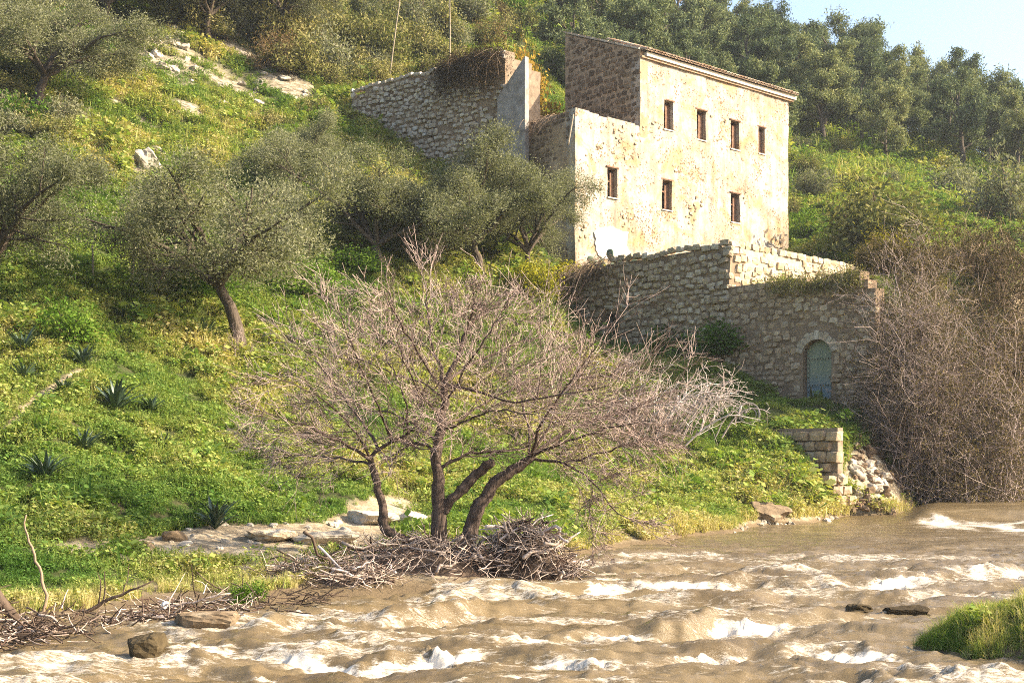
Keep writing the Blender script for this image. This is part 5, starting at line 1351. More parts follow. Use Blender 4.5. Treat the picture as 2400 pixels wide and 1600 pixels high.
mnd.obj('root_mass', M['drift_dark'], dw, True)
def mh(X, Y):
    z = 0
    for (c, rx, ry_, h) in ((c1, 1.35, .85, .5), (c2, .72, .6, .72), (c3, 1.0, .5, .3)):
        q_ = math.hypot((X - c[0]) / rx, (Y - c[1]) / ry_); z = max(z, h * (1 - min(q_, 1) ** 2.2))
    return z
def stick(cx, cy, L, rad, mat, parent, yaw, pitch, lift, forks=0, name='stick', K=7):
    s = np.linspace(-0.5, 0.5, K)
    dr = np.array([math.cos(yaw) * math.cos(pitch), math.sin(yaw) * math.cos(pitch), math.sin(pitch)])
    p = np.array([cx, cy, 0])[None] + s[:, None] * L * dr
    p += np.cumsum(rd.normal(0, 0.075 * L, p.shape), 0) * 0.6
    p[:, 2] += lift
    rads = rad * np.linspace(1, 0.4, K)
    mb = MB(); v, f, t_ = tubes(p[None], rads[None], 6, True); mb.add(v, f, t_)
    if forks:
        P1_, R1_ = grow(p[None], rads[None], forks, rd, 0.4, (25, 60), 5, 0.1, 0.3, 0.6, 0.15); v, f, _ = tubes(P1_, R1_, 4); mb.add(v, f)
    return mb.obj(name, mat, parent, True)
for k in range(250):
    w_ = rd.random()
    c, rx, ry_ = ((c2, .80, .66) if w_ < 0.48 else ((c1, 1.35, .9) if w_ < 0.80 else (c3, 1.05, .55)))
    a = rd.uniform(0, 2 * np.pi); q_ = math.sqrt(rd.random())
    X = c[0] + math.cos(a) * q_ * rx; Y = c[1] + math.sin(a) * q_ * ry_ * (1 if rd.random() < .3 else -abs(math.sin(a)) * 0 + 1)
    big = rd.random() < 0.28
    stick(X, Y, rd.uniform(0.35, 0.95) * (1.2 if big else 0.8), rd.uniform(0.012, 0.028) if big else rd.uniform(0.005, 0.012), M['drift'] if rd.random() < 0.62 else (M['white_twig'] if rd.random() < 0.4 else M['drift_dark']), dw, rd.uniform(0, 3.14) if c is not c3 else rd.normal(0.3, 0.5), rd.normal(0, 0.4), mh(X, Y) + rd.uniform(0.0, 0.12), int(rd.integers(0, 3)))
# fine tangle between the sticks
nt_ = 1800
a = rd.uniform(0, 2 * np.pi, nt_); q_ = np.sqrt(rd.random(nt_)); w_ = rd.random(nt_)
Xc = np.where(w_ < .5, c2[0] + np.cos(a) * q_ * .8, np.where(w_ < .8, c1[0] + np.cos(a) * q_ * 1.25, c3[0] + np.cos(a) * q_ * 1.0))
Yc = np.where(w_ < .5, c2[1] + np.sin(a) * q_ * .62, np.where(w_ < .8, c1[1] + np.sin(a) * q_ * .78, c3[1] + np.sin(a) * q_ * .5))
Zc = np.array([mh(x, y) for x, y in zip(Xc, Yc)]) + rd.uniform(-0.02, 0.12, nt_)
P = np.zeros((nt_, 4, 3)); P[:, 0] = np.stack([Xc, Yc, Zc], 1)
dd = rd.normal(0, 1, (nt_, 3)) * np.array([1, 1, 0.5]); dd /= np.linalg.norm(dd, axis=1, keepdims=True)
for k in range(1, 4):
    dd = dd + rd.normal(0, .25, dd.shape); dd /= np.linalg.norm(dd, axis=1, keepdims=True); P[:, k] = P[:, k - 1] + dd * rd.uniform(0.05, 0.15, (nt_, 1))
mb = MB(); v, f, _ = tubes(P, np.linspace(0.007, 0.004, 4)[None].repeat(nt_, 0), 3); mb.add(v, f)
o = mb.obj('twig_tangle', M['drift'], dw, True); o['kind'] = 'stuff'
def lone(name, pts, wpx, label, cat, mat, Y0, K=14, forks=0, n=7):
    p, rad = resample(np.array([at(x, y, Y0 + (o[0] if o else 0)) for (x, y, *o) in pts]), np.array(wpx) * Y0 / F / 2, K, 0.008, rd)
    o = empty(name, tuple(p[0]), label, cat)
    mb = MB(); v, f, t_ = tubes(p[None], rad[None], n, True); mb.add(v, f, t_)
    mb.obj('branch', mat, o, True)
    if forks:
        P1_, R1_ = grow(p[None], rad[None], forks, rd, 0.3, (25, 60), 5, 0.1, 0.3, 0.5, 0.15, 0.4, 0.003)
        mb = MB(); v, f, _ = tubes(P1_, R1_, 4); mb.add(v, f); mb.obj('twigs', mat, o, True)
    return o
lone('curved_branch', [(88, 1470), (105, 1425), (110, 1385), (95, 1340), (75, 1285), (60, 1245), (62, 1205)], [11, 9, 8, 7, 6, 5, 3], 'slender curved bare stem rising from the left bank', 'branch', M['brown_twig'], 13.6, 18, 0)
lone('fallen_branch', [(115, 1475), (180, 1440), (240, 1415), (300, 1385), (360, 1360)], [13, 11, 9, 6, 3], 'long dark branch lying on the bank right of the curved stem', 'branch', M['drift_dark'], 13.8, 14, 4)
lone('fallen_branch', [(270, 1470), (330, 1445), (380, 1425), (440, 1412), (540, 1390)], [9, 8, 7, 6, 4], 'pale branch along the water edge before the flat boulder', 'branch', M['drift'], 14.2, 14, 6)
lone('log', [(-40, 1370), (-5, 1400), (20, 1430), (45, 1452)], [34, 30, 26, 20], 'thick dark log pointing down at the left edge', 'log', M['drift_dark'], 13.0, 10, 2)
lone('fallen_branch', [(630, 1370), (700, 1330), (770, 1300), (830, 1282)], [7, 6, 5, 3], 'thin branch across the pale sand by the driftwood', 'branch', M['drift_dark'], 17.6, 10, 2)
lone('fallen_branch', [(790, 1282), (850, 1284), (920, 1288), (990, 1292)], [9, 10, 9, 8], 'straight dark stick lying along the top of the mound', 'branch', M['drift_dark'], 18.0, 10, 1)
dl = empty('driftwood_heap', tuple(at(40, 1470, 13.0)), 'small dark heap of driftwood on the left edge of the bank', 'driftwood')
for k in range(46):
    c = at(rd.uniform(-60, 150), rd.uniform(1440, 1515), 12.9 + rd.uniform(-.3, .3)); 
    stick(c[0], c[1], rd.uniform(0.2, 0.55), rd.uniform(0.006, 0.018), M['drift_dark'] if rd.random() < .6 else M['drift'], dl, rd.normal(0.4, 0.6), rd.normal(0, 0.3), max(float(tz(c[0], c[1])), 0) + rd.uniform(0.02, 0.12), 1)

def litter(name, label, line, n, wid, seed, mat, L=(0.08, 0.3), rad=0.005):
    r = np.random.default_rng(seed); ln = np.array(line, float); k = r.uniform(0, len(ln) - 1.001, n); i_ = k.astype(int); fr_ = (k - i_)[:, None]
    p = ln[i_] * (1 - fr_) + ln[i_ + 1] * fr_ + r.normal(0, 1, (n, 2)) * wid
    Yd = shoreY(p[:, 1]); X = (p[:, 0] - CX) / F * Yd; Z = np.maximum(tz(X, Yd), 0.0) + r.uniform(0.0, 0.07, n)
    d = r.normal(0, 1, (n, 3)) * np.array([1, 0.7, 0.35]); d /= np.linalg.norm(d, axis=1, keepdims=True); ll = r.uniform(*L, n)
    P = np.zeros((n, 4, 3)); P[:, 0] = np.stack([X, Yd, Z], 1)
    for q_ in range(1, 4):
        d = d + r.normal(0, .22, d.shape); d /= np.linalg.norm(d, axis=1, keepdims=True); P[:, q_] = P[:, q_ - 1] + d * (ll / 3)[:, None]
    P[:, :, 2] = np.maximum(P[:, :, 2], 0.0)
    mb = MB(); v, f, _ = tubes(P, np.linspace(rad, rad * .6, 4)[None] * r.uniform(.6, 1.8, (n, 1)), 4); mb.add(v, f)
    tag(mb.obj(name, mat, None, True), label, None, None, 'stuff')
litter('plant_litter', 'washed-up twigs and straw along the water edge of the left bank', [(-60, 1512), (60, 1490), (200, 1468), (330, 1448), (450, 1432), (600, 1422)], 420, (22, 10), 31, M['drift'])
litter('wet_litter', 'dark wet twigs along the water edge of the left bank', [(-60, 1516), (60, 1496), (200, 1472), (330, 1452), (450, 1436), (640, 1418), (760, 1402)], 420, (22, 10), 32, M['drift_dark'], (0.1, 0.45), 0.006)
# ------------------------------------------------------------------ rocks
def rock_at(x, y, wpx, hpx, label, mat, seed, Y=None, depth=0.8, rz=0.0, rough=0.3, sink=0.3, sub=3, name='rock'):
    g = ground_at(x, y) if Y is None else np.array([(x - CX) / F * Y, Y, 0.0])
    if Y is None and g[2] < 0: g[2] = 0
    w = wpx / F * g[1] / 2; h = hpx / F * g[1] / 2
    me = rock_mesh(name, seed, (w, w * depth, h), mat, sub, rough)
    o = link(name, me); o.location = (g[0], g[1], g[2] + h * (1 - 2 * sink)); o.rotation_euler = (0, 0, rz)
    return tag(o, label, 'rock')
rock_at(338, 1528, 92, 66, 'round dark wet rock standing in the stream at lower left', M['wet_rock'], 501, shoreY(1537), 0.9, 0.0, 0.15, 0.16)
rock_at(482, 1462, 165, 52, 'flat brown slab at the water edge of the left bank', M['brown_rock'], 502, shoreY(1472), 0.5, 0.1, 0.15, 0.2)
rock_at(2115, 1428, 100, 34, 'dark rock awash in the rapids near the grassy islet', M['wet_rock'], 503, shoreY(1432), 0.6, 0, 0.4, 0.56)
rock_at(2010, 1424, 70, 26, 'small dark rock in the rapids left of the other awash rock', M['wet_rock'], 504, shoreY(1426), 0.6, 0, 0.4, 0.58)
rock_at(1838, 1112, 56, 24, 'pale pointed stone lying alone in the shaded grass', M['limestone'], 505, None, 0.6, 0.2, 0.4, 0.25)
rock_at(1790, 1208, 90, 46, 'broken grey boulder at the foot of the grass bank', M['brown_rock'], 506, None, 0.8, 0.4, 0.4, 0.3)
rock_at(345, 395, 60, 56, 'white limestone lump on the upper grass slope', M['limestone'], 507, None, 0.8, 0.3, 0.45, 0.3)
rock_at(372, 372, 40, 34, 'smaller white limestone beside the limestone lump', M['limestone'], 508, None, 0.8, 0.3, 0.45, 0.3)
rock_at(880, 1225, 120, 44, 'pale boulder on the sand behind the left trunk', M['limestone'], 509, None, 0.9, 0.3, 0.3, 0.35)
rock_at(965, 1230, 90, 46, 'sandy boulder with a hollow between the left and middle trunks', M['warm_stone'], 510, None, 0.9, 1.3, 0.35, 0.3)
rock_at(760, 1270, 150, 40, 'broad pale slab on the sand left of the driftwood', M['limestone'], 511, None, 0.9, 0.6, 0.3, 0.4)
rock_at(640, 1262, 120, 34, 'yellowish slab in the middle of the sandy bank', M['warm_stone'], 512, None, 0.8, 0.2, 0.3, 0.4)
rock_at(740, 1318, 120, 40, 'white water-worn slab above the driftwood roots', M['limestone'], 513, None, 0.7, 0.9, 0.3, 0.35)
rock_at(410, 1265, 60, 30, 'grey stone under the strap-leaved plant on the bank', M['brown_rock'], 514, None, 0.8, 0.9, 0.35, 0.35)
rock_at(330, 1285, 70, 26, 'low grey stone at the left end of the sand', M['brown_rock'], 515, None, 0.8, 0.2, 0.35, 0.35)
rr3 = np.random.default_rng(91)
RKM = [rock_mesh('rock', 520 + k, (1, 0.8, 0.62), M['limestone'], 2, 0.35) for k in range(5)]
RKB = [rock_mesh('rock', 540 + k, (1, 0.8, 0.62), M['gable_stone'], 2, 0.4) for k in range(5)]
def scatter_rocks(n, box, size, meshes, label, group, shape=None):
    for k in range(n):
        x = rr3.uniform(box[0], box[1]); y = rr3.uniform(box[2], box[3])
        if shape: y = shape(x) + rr3.normal(0, box[3])
        g = ground_at(x, y)
        s = rr3.uniform(*size) / F * g[1] / 2
        o = link('rock', meshes[int(rr3.integers(0, len(meshes)))])
        o.location = (g[0], g[1], max(g[2], 0) + s * 0.02); o.scale = (s, s, s * rr3.uniform(0.7, 1.2)); o.rotation_euler = (rr3.normal(0, .2), rr3.normal(0, .2), rr3.uniform(0, 6.28))
        tag(o, label, 'rock', group)
scatter_rocks(58, (1985, 2160, 0, 9), (14, 34), RKB, 'grey rubble stone in the line of stones along the far waterline', 'rubble along the waterline', lambda x: 1192 - (x - 1985) * 0.10)
scatter_rocks(70, (1985, 2150, 0, 36), (14, 40), RKB, 'rubble stone fallen down the bank right of the broken wall', 'rubble right of the broken wall', lambda x: 1060 + (x - 1995) * 0.45)
scatter_rocks(26, (1990, 2070, 1080, 1170), (18, 44), RKM, 'pale block tumbled from the broken wall', 'blocks below the broken wall')
scatter_rocks(30, (1720, 1960, 0, 5), (8, 20), RKM, 'small pale stone on the strip of shingle at the waterline', 'stones on the shingle', lambda x: 1236 - (x - 1720) * 0.06)
scatter_rocks(18, (1790, 1960, 985, 1040), (12, 30), RKB, 'stone capping the ground above the broken wall', 'stones above the broken wall')
def outl(x): return 75 + (x - 290) * 0.42
scatter_rocks(60, (270, 760, 0, 38), (10, 34), RKM, 'pale limestone block in the band of outcrop on the upper left hillside', 'limestone outcrop', outl)
scatter_rocks(36, (330, 900, 0, 26), (12, 34), RKM, 'small pale stone strewn over the sandy bank', 'stones on the sandy bank', lambda x: 1285 - (x - 330) * 0.08)
scatter_rocks(16, (1930, 2250, 400, 470), (12, 26), RKM, 'pale stone in the grass of the right slope', 'stones on the right slope')

# ------------------------------------------------------------------ strap-leaved plants, cactus, poles, hoop
def strap_leaf(seed):
    r = np.random.default_rng(seed); K = 6; s = np.linspace(0, 1, K)
    L = 0.62; b = r.uniform(0.5, 1.1)
    y = L * (s - 0.15 * b * s ** 3); z = L * (0.75 * s - 0.55 * b * s ** 2.2)
    w = 0.036 * np.sin(np.clip(s * 0.9 + 0.16, 0, 1) * np.pi) ** 0.7; w[-1] = 0.002
    V = np.concatenate([np.stack([-w, y, z + 0.012], 1), np.stack([0 * w, y, z], 1), np.stack([w, y, z + 0.012], 1)])
    k = np.arange(K - 1); Fq = np.concatenate([np.stack([k, k + K, k + K + 1, k + 1], 1), np.stack([k + K, k + 2 * K, k + 2 * K + 1, k + K + 1], 1)])
    return new_mesh('leaf', V, Fq, M['strap_leaf'], True)
SL = [strap_leaf(601 + k) for k in range(4)]
def squill(x, y, wpx, label, n=38):
    g = ground_at(x, y)
    s = wpx / F * g[1] / 0.85
    o = empty('squill_plant', tuple(g), label, 'plant', 'strap-leaved plants on the slope', rp_.uniform(0, 6), s)
    for k in range(n):
        l = link('leaf', SL[k % 4], o); q_ = rp_.uniform(0.75, 1.15)
        l.rotation_euler = (rp_.uniform(0.05, 0.9) - 0.1, rp_.normal(0, 0.1), k * 2.399 + rp_.normal(0, .2)); l.scale = (q_, q_, q_)
for (x, y, w, lab) in ((55, 830, 90, 'dark strap-leaved plant near the left edge, upper of the pair'), (58, 900, 85, 'dark strap-leaved plant near the left edge, lower of the pair'), (270, 965, 110, 'largest strap-leaved plant on the green slope'), (195, 860, 80, 'strap-leaved plant beside the bare earth track'), (195, 1065, 95, 'strap-leaved plant in the grass under the largest one'), (382, 1055, 60, 'small strap-leaved plant right of the group'), (105, 1130, 110, 'strap-leaved plant with upright leaves low on the left slope'), (505, 1240, 110, 'strap-leaved plant on the edge of the sandy bank'), (355, 970, 60, 'small strap-leaved plant next to the largest one'), (480, 800, 80, 'strap-leaved plant left of the bent olive trunk'), (300, 765, 90, 'strap-leaved plant in the shade below the fence posts'), (340, 715, 80, 'strap-leaved plant at the foot of the dark fence post'), (150, 930, 70, 'strap-leaved plant left of the largest one')):
    squill(x, y, w, lab)
shrub_at('green', 575, 1408, 100, 'small leafy green bush at the water edge behind the flat slab', hs=0.9)
def cactus(x, y, Y, label, n=11):
    r = np.random.default_rng(int(x)); X = (x - CX) / F * Y
    o = empty('prickly_pear', (X, Y, ZT - 0.25), label, 'cactus')
    V0, F0 = rounded_block(3, 0.9, 0.03, 4)
    me = new_mesh('pad', V0 * np.array([0.15, 0.035, 0.21]), F0, M['cactus'], True)
    for k in range(n):
        p = link('pad', me, o); lv = k // 4
        p.location = (r.normal(0, 0.38), r.normal(0, 0.2), 0.2 + 0.3 * lv + r.uniform(0, .1)); p.rotation_euler = (r.normal(0, .25), r.normal(0, .55), r.uniform(-0.8, 0.8))
cactus(1455, 570, 53.6, 'prickly pear cactus at the foot of the white patch of the facade', 13)
cactus(1395, 570, 53.2, 'smaller prickly pear at the left corner of the terrace', 9)
def pole(x0, y0, x1, y1, wpx, label, mat, Y=None, name='pole'):
    g = ground_at(x0, y0) if Y is None else at(x0, y0, Y)
    tp = at(x1, y1, g[1])
    p, rad = resample([g - np.array([0, 0, .2]), (g + tp) / 2 + np.array([0.015, 0, 0]), tp], np.array([1, .9, .8]) * wpx * g[1] / F / 2, 8, 0.004, rd)
    mb = MB(); v, f, t_ = tubes(p[None], rad[None], 7, True); mb.add(v - g, f, t_)
    o = link(name, mb.mesh(name, mat, (0, 0, 0), True)); o.location = g
    return tag(o, label, 'pole' if name == 'pole' else 'post')
pole(913, 172, 942, -40, 3.4, 'leaning pale pole behind the ruin, left of two', M['pole'], 67.5)
pole(1055, 140, 1053, -40, 3.2, 'upright pale pole behind the ruin, right of two', M['pole'], 65.5)
pole(308, 672, 315, 535, 6, 'dark rusty fence post left of the bent olive', M['post_dark'], None, 'fence_post')
pole(409, 662, 411, 572, 8, 'pale wooden fence post nearest the bent olive', M['pole'], None, 'fence_post')
pole(217, 665, 216, 575, 5, 'thin pale fence post nearest the left edge', M['pole'], None, 'fence_post')
pole(1331, 330, 1344, 268, 5, 'pale stick leaning on the flank wall of the house', M['pole'], 54.6)
g = ground_at(1756, 995)
hp = empty('wire_hoop', (g[0], g[1], g[2]), 'grey hoop standing on edge in the grass above the broken wall', 'hoop')
a = np.linspace(0, 2 * np.pi, 33); Rh = 24 / F * g[1]
P = np.stack([np.cos(a) * Rh, np.sin(a) * 0.12, np.sin(a) * Rh + Rh], 1)
mb = MB(); v, f, _ = tubes(P[None], np.full((1, 33), 0.035), 7); mb.add(v, f)
link('ring', mb.mesh('ring', M['rust_ring'], (0, 0, 0), True), hp)
mb = MB(); v, f, _ = tubes((P * 0.55 + np.array([0.05, 0.02, Rh * 0.35]))[None], np.full((1, 33), 0.022), 6); mb.add(v, f)
link('inner_coil', mb.mesh('inner_coil', M['rust_ring'], (0, 0, 0), True), hp)
g = ground_at(385, 1440)
bag = MB(); V0, F0 = rounded_block(9, 0.4, 0.28, 3); bag.add(V0 * np.array([0.03, 0.03, 0.045]), F0)
o = link('plastic_scrap', bag.mesh('plastic_scrap', M['plastic'], (0, 0, 0), False)); o.location = (g[0], g[1], max(g[2], 0) + 0.1); o.rotation_euler = (0.3, 0.6, 0.2); tag(o, 'scrap of white plastic caught in the twigs by the water', 'litter')

# ------------------------------------------------------------------ grass and ground cover (nobody could count it)
rg = np.random.default_rng(123)
def blades(n, hgt, wid, spread, lean, seed):
    r = np.random.default_rng(seed)
    a = r.uniform(0, 2 * np.pi, n); q_ = spread * np.sqrt(r.random(n)); az = r.uniform(0, 2 * np.pi, n)
    h = hgt * r.uniform(0.55, 1.2, n); ln = lean * r.uniform(0.3, 1.3, n)
    b = np.stack([np.cos(a) * q_, np.sin(a) * q_, np.full(n, -0.02)], 1); dr = np.stack([np.cos(az), np.sin(az), 0 * az], 1); sd = np.stack([-np.sin(az), np.cos(az), 0 * az], 1)
    m_ = b + dr * (ln * h * 0.35)[:, None] + Z3 * (h * 0.6)[:, None]; t = b + dr * (ln * h)[:, None] + Z3 * (h * (1 - 0.25 * ln))[:, None]
    w = wid * r.uniform(0.7, 1.3, n)[:, None]
    V = np.stack([b - sd * w, b + sd * w, m_ + sd * w * 0.8, m_ - sd * w * 0.8, t], 1).reshape(-1, 3)
    k = np.arange(n)[:, None] * 5
    return V, k + np.array([[0, 1, 2, 3]]), k + np.array([[3, 2, 4]])
def clover(n, hgt, size, spread, seed):
    r = np.random.default_rng(seed)
    a = r.uniform(0, 2 * np.pi, n); q_ = spread * np.sqrt(r.random(n))
    C = np.stack([np.cos(a) * q_, np.sin(a) * q_, hgt * r.uniform(0.25, 1.1, n)], 1)
    nrm = r.normal(0, 0.45, (n, 3)); nrm[:, 2] = 1; nrm /= np.linalg.norm(nrm, axis=1, keepdims=True)
    u = np.cross(nrm, r.normal(0, 1, (n, 3))); u /= np.linalg.norm(u, axis=1, keepdims=True); w = np.cross(nrm, u)
    s = (size * r.uniform(0.6, 1.3, n))[:, None]
    V = np.stack([C - u * s, C - w * s * 0.8, C + u * s, C + w * s * 0.8], 1).reshape(-1, 3)
    return V, np.arange(n * 4).reshape(n, 4)
def grass_mat(name, flower=False):
    m, t, out = nt(name)
    a = t.nodes.new('ShaderNodeAttribute'); a.attribute_type = 'INSTANCER'; a.attribute_name = 'tint'
    f = math_(t, 'ADD', a.outputs['Fac'], math_(t, 'MULTIPLY', math_(t, 'SUBTRACT', islrand(t), 0.5), 0.42), True)
    c = ramp(t, f, [(0.0, (0.05, 0.11, 0.022)), (0.28, (0.115, 0.19, 0.042)), (0.52, (0.21, 0.275, 0.066)), (0.75, (0.32, 0.325, 0.095)), (1.0, (0.48, 0.40, 0.19))])
    d = t.nodes.new('ShaderNodeBsdfDiffuse'); tr = t.nodes.new('ShaderNodeBsdfTranslucent'); mx = t.nodes.new('ShaderNodeMixShader'); mx.inputs[0].default_value = 0.32
    t.links.new(c, d.inputs[0]); t.links.new(mix(t, 1.0, c, (1.15, 1.2, 0.5), 'MULTIPLY'), tr.inputs[0])
    t.links.new(d.outputs[0], mx.inputs[1]); t.links.new(tr.outputs[0], mx.inputs[2]); t.links.new(mx.outputs[0], out.inputs['Surface'])
    return m
M['grass'] = grass_mat('grass_blade')
pc_ = bpy.data.collections.new('grass_tufts')
def proto(name, V, fs):
    o = bpy.data.objects.new(name, new_mesh(name, V, fs, M['grass'], False)); pc_.objects.link(o)
for k in range(3):
    V, a_, b_ = blades(26, 0.22, 0.006, 0.11, 0.6, 700 + k); V2, f2 = clover(14, 0.13, 0.022, 0.13, 720 + k)
    proto('tuft_a%d' % k, np.concatenate([V, V2]), [np.concatenate([a_, f2 + len(V)]), b_])
for k in range(3):
    V2, f2 = clover(46, 0.16, 0.026, 0.16, 740 + k); V, a_, b_ = blades(8, 0.2, 0.005, 0.12, 0.5, 760 + k)
    proto('tuft_b%d' % k, np.concatenate([V, V2]), [np.concatenate([a_, f2 + len(V)]), b_])
for k in range(2):
    V2, f2 = clover(30, 0.34, 0.055, 0.2, 790 + k); V, a_, b_ = blades(10, 0.42, 0.009, 0.1, 0.5, 795 + k); proto('tuft_d%d' % k, np.concatenate([V2, V]), [np.concatenate([f2, a_ + len(V2)]), b_ + len(V2)])
for k in range(2):
    V, a_, b_ = blades(40, 0.34, 0.0035, 0.13, 0.5, 780 + k); proto('tuft_c%d' % k, V, [a_, b_])
def scatter_grass():
    pts, scl, rot, pick, tint = [], [], [], [], []
    def layer(n, Ya, Yb, s0, dens_pow=1.0):
        # uniform per area over a wedge a bit wider than the picture
        Y = np.sqrt(rg.uniform(Ya ** 2, Yb ** 2, n)); w = rg.uniform(-0.50, 0.52, n); X = w * (Y + 2)
        Z = tz(X, Y); xp, yp = px(X, Y, Z)
        k = (Z > 0.07)
        nn = fbm(X * 0.9, Y * 0.9, seed=31); n2 = fbm(X * 0.33, Y * 0.33, seed=35, octv=3); n3_ = fbm(X * 2.2, Y * 2.2, seed=37, octv=2)
        rk = np.clip(ell(xp, yp, ROCKS, 0.6) * (0.95 + 1.3 * fbm(X * 0.5 + Z * 0.9, Y * 0.4 + Z * 1.5, seed=77) + 0.5 * nn), 0, 1); sd = np.clip(ell(xp, yp, SAND, 0.45) * (1.3 + 0.6 * nn), 0, 1)
        k &= rg.random(n) > np.maximum(rk * 1.15, sd * 1.1) * 0.97
        k &= (n3_ + 0.5 * fbm(X * 4.5, Y * 4.5, seed=39, octv=2) > -0.62)
        s_, t_ = wst(X, Y)
        k &= ~((s_ > SC) & (s_ < 20.5) & (t_ > 2.9) & (t_ < 18.5) & (s_ > 14.3)) & ~((np.abs(t_ - 0.2) < 0.42) & (s_ > -1.9) & (s_ < SE + 0.2)) & ~((s_ > SC - 0.1) & (s_ < 14.6) & (t_ > -0.2) & (t_ < 17))
        rux = (X - RN3[0]) * ru[0] + (Y - RN3[1]) * ru[1]; run = (X - RN3[0]) * rn_[0] + (Y - RN3[1]) * rn_[1]
        k &= ~((rux > -1.7) & (rux < RL + .1) & (run > -0.7) & (run < 0.15))
        X, Y, Z, xp, yp, n2, nn, n3_ = (q[k] for q in (X, Y, Z, xp, yp, n2, nn, n3_))
        # colour of the sward: yellow oxalis in the middle, deep green and painted shade low on the left, painted shade by the ruin and under the walls, straw at the water
        base = 0.52 + 0.24 * n2 + 0.16 * nn + rg.normal(0, 0.06, len(X))
        base += 0.11 * ell(xp, yp, [(700, 960, 420, 170, 12), (150, 800, 260, 90, 15)], 0.6)
        base += 0.10 * ell(xp, yp, [(1250, 1130, 420, 120, 0), (600, 400, 500, 200, 0)], 0.6)
        base -= 0.20 * ell(xp, yp, [(150, 1280, 420, 110, 0), (380, 1340, 260, 50, 0), (720, 280, 130, 70, 0)], 0.5)  # paints shade low on the left and the ruin's shadow into the tint
        base += 0.13 * sstep(44, 56, Y) * sstep(2, -4, X) * (0.6 + 0.8 * nn)
        base -= 0.18 * ell(xp, yp, [(1950, 980, 220, 140, 20)], 0.6)  # paints the shade on the bank below the arched wall
        base += 0.45 * (1 - sstep(0.05, 0.35, Z)) + 0.22 * ell(xp, yp, [(2330, 1480, 200, 160, 0)], 0.5)
        s = s0 * rg.uniform(0.5, 1.4, len(X)) * (1 + 0.35 * n2) * np.clip(1 + 0.5 * n3_, 0.55, 1.35)
        s_, t_ = wst(X, Y)
        s = np.where((t_ > -3.4) & (t_ < 0) & (np.abs(s_) < 1.6), s * 0.45, s); bk_ = (t_ > 0.2) & (t_ < 5) & (s_ > -3.5) & (s_ < SC + .3); s = np.where(bk_, s * 0.5, s); base = np.where(bk_, base + 0.3, base)
        s = s * (1 - 0.25 * ell(xp, yp, [(2330, 1480, 240, 160, 0)], 0.5))
        tall = (xp > 2150) & (yp > 1340)
        pts.append(np.stack([X, Y, Z], 1)); scl.append(s); tint.append(np.clip(base, 0.02, 0.98))
        rot.append(np.stack([rg.normal(0, .15, len(X)), rg.normal(0, .15, len(X)), rg.uniform(0, 6.28, len(X))], 1))
        pick.append(np.where(rg.random(len(X)) < 0.45 + 0.2 * n3_, rg.integers(0, 3, len(X)), rg.integers(3, 6, len(X))))
        pick[-1][tall] = rg.choice([0, 1, 2, 6, 7], tall.sum())
        wd = (rg.random(len(X)) < 0.012 * np.clip(1 + 3 * nn, 0, 4)); pick[-1][wd] = rg.integers(8, 10, wd.sum()); tint[-1][wd] *= 0.6
        edge = (Z < 0.14) & (rg.random(len(X)) < 0.5)
        s[edge] *= 0.75
        pick[-1][edge] = rg.integers(6, 8, edge.sum())
    layer(34000, 9.5, 20, 0.62)
    layer(80000, 19, 32, 0.80)
    layer(105000, 31, 48, 1.05)
    layer(90000, 47, 80, 1.6)
    layer(22000, 79, 125, 3.0)
    n = 5200; a = rg.uniform(0, 6.283, n); q_ = np.sqrt(rg.random(n)); X = 5.35 + np.cos(a) * q_ * 1.75; Y = 11.6 + np.sin(a) * q_ * 1.7; Z = tz(X, Y); k = Z > -0.02
    X, Y, Z = X[k], Y[k], Z[k]; pts.append(np.stack([X, Y, Z], 1)); scl.append(np.clip(0.48 + 0.4 * fbm(X * 1.7, Y * 1.7, seed=5), 0.2, 0.8) * rg.uniform(0.45, 0.95, len(X))); tint.append(np.clip(0.62 + 0.3 * fbm(X * 2, Y * 2, seed=3) + rg.normal(0, .12, len(X)), 0, 0.98))
    rot.append(np.stack([rg.normal(0, .25, len(X)), rg.normal(0, .25, len(X)), rg.uniform(0, 6.28, len(X))], 1)); pick.append(rg.choice([0, 1, 2, 6, 7], len(X)))
    V = np.concatenate(pts)
    me = bpy.data.meshes.new('grass'); me.vertices.add(len(V)); me.vertices.foreach_set('co', V.astype(np.float32).ravel())
    for nme, arr, ty in (('scl', np.concatenate(scl), 'FLOAT'), ('tint', np.concatenate(tint), 'FLOAT'), ('pick', np.concatenate(pick).astype(np.int32), 'INT')):
        a = me.attributes.new(nme, ty, 'POINT'); a.data.foreach_set('value', arr.astype(np.float32) if ty == 'FLOAT' else arr)
    a = me.attributes.new('rot', 'FLOAT_VECTOR', 'POINT'); a.data.foreach_set('vector', np.concatenate(rot).astype(np.float32).ravel())
    me.update()
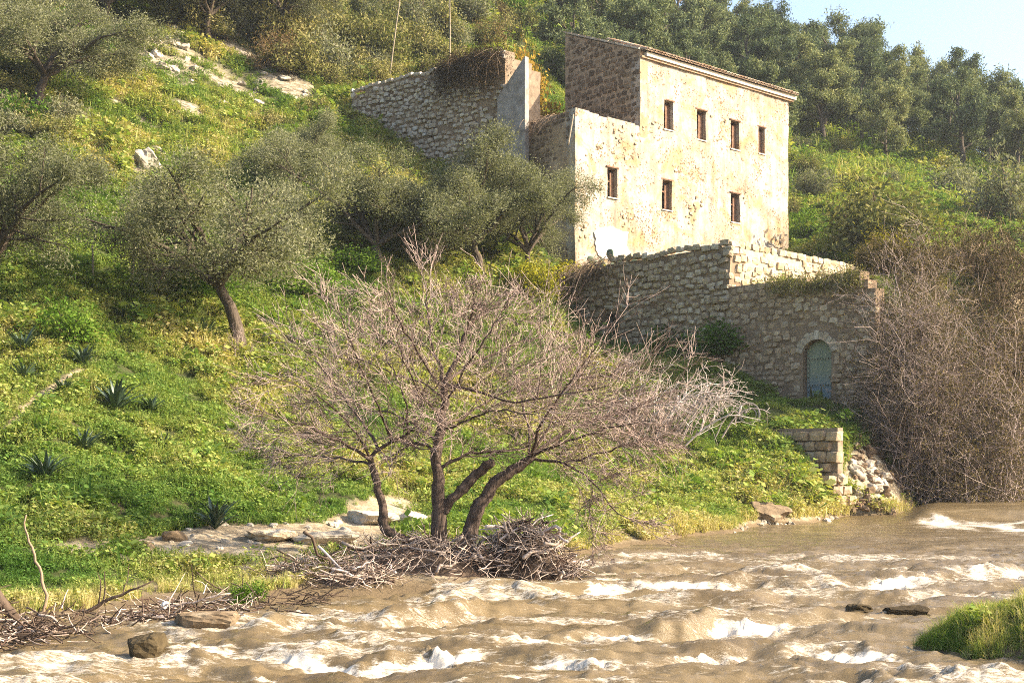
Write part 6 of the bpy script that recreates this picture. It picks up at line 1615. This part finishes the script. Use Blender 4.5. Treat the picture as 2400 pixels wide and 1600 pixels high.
    o = link('grass', me); tag(o, 'green and yellow grass and clover covering the slopes', None, None, 'stuff')
    ng = bpy.data.node_groups.new('grass_scatter', 'GeometryNodeTree')
    ng.interface.new_socket('Geometry', in_out='INPUT', socket_type='NodeSocketGeometry'); ng.interface.new_socket('Geometry', in_out='OUTPUT', socket_type='NodeSocketGeometry')
    gi = ng.nodes.new('NodeGroupInput'); go = ng.nodes.new('NodeGroupOutput')
    ip = ng.nodes.new('GeometryNodeInstanceOnPoints'); ci = ng.nodes.new('GeometryNodeCollectionInfo')
    ci.inputs['Collection'].default_value = pc_; ci.inputs['Separate Children'].default_value = True; ci.inputs['Reset Children'].default_value = True
    def na_(n, ty):
        a = ng.nodes.new('GeometryNodeInputNamedAttribute'); a.data_type = ty; a.inputs['Name'].default_value = n; return a.outputs['Attribute']
    er = ng.nodes.new('FunctionNodeEulerToRotation')
    ng.links.new(gi.outputs[0], ip.inputs['Points']); ng.links.new(ci.outputs[0], ip.inputs['Instance'])
    ip.inputs['Pick Instance'].default_value = True
    ng.links.new(na_('pick', 'INT'), ip.inputs['Instance Index']); ng.links.new(na_('rot', 'FLOAT_VECTOR'), er.inputs[0]); ng.links.new(er.outputs[0], ip.inputs['Rotation'])
    ng.links.new(na_('scl', 'FLOAT'), ip.inputs['Scale']); ng.links.new(ip.outputs[0], go.inputs[0])
    md = o.modifiers.new('scatter', 'NODES'); md.node_group = ng
scatter_grass()

hz = MB(); hz.box((-170, -6, -2.0), (400, 0, 0), (0, 215, 0), (0, 0, 78))
hm = bpy.data.materials.new('haze'); hm.use_nodes = True; ht = hm.node_tree; ht.nodes.clear()
ho = ht.nodes.new('ShaderNodeOutputMaterial'); hv = ht.nodes.new('ShaderNodeVolumePrincipled')
hv.inputs['Color'].default_value = (0.86, 0.93, 1.0, 1); hv.inputs['Density'].default_value = 0.0003; hv.inputs['Anisotropy'].default_value = 0.2
ht.links.new(hv.outputs[0], ho.inputs['Volume'])
tag(hz.obj('haze', hm), kind='stuff')
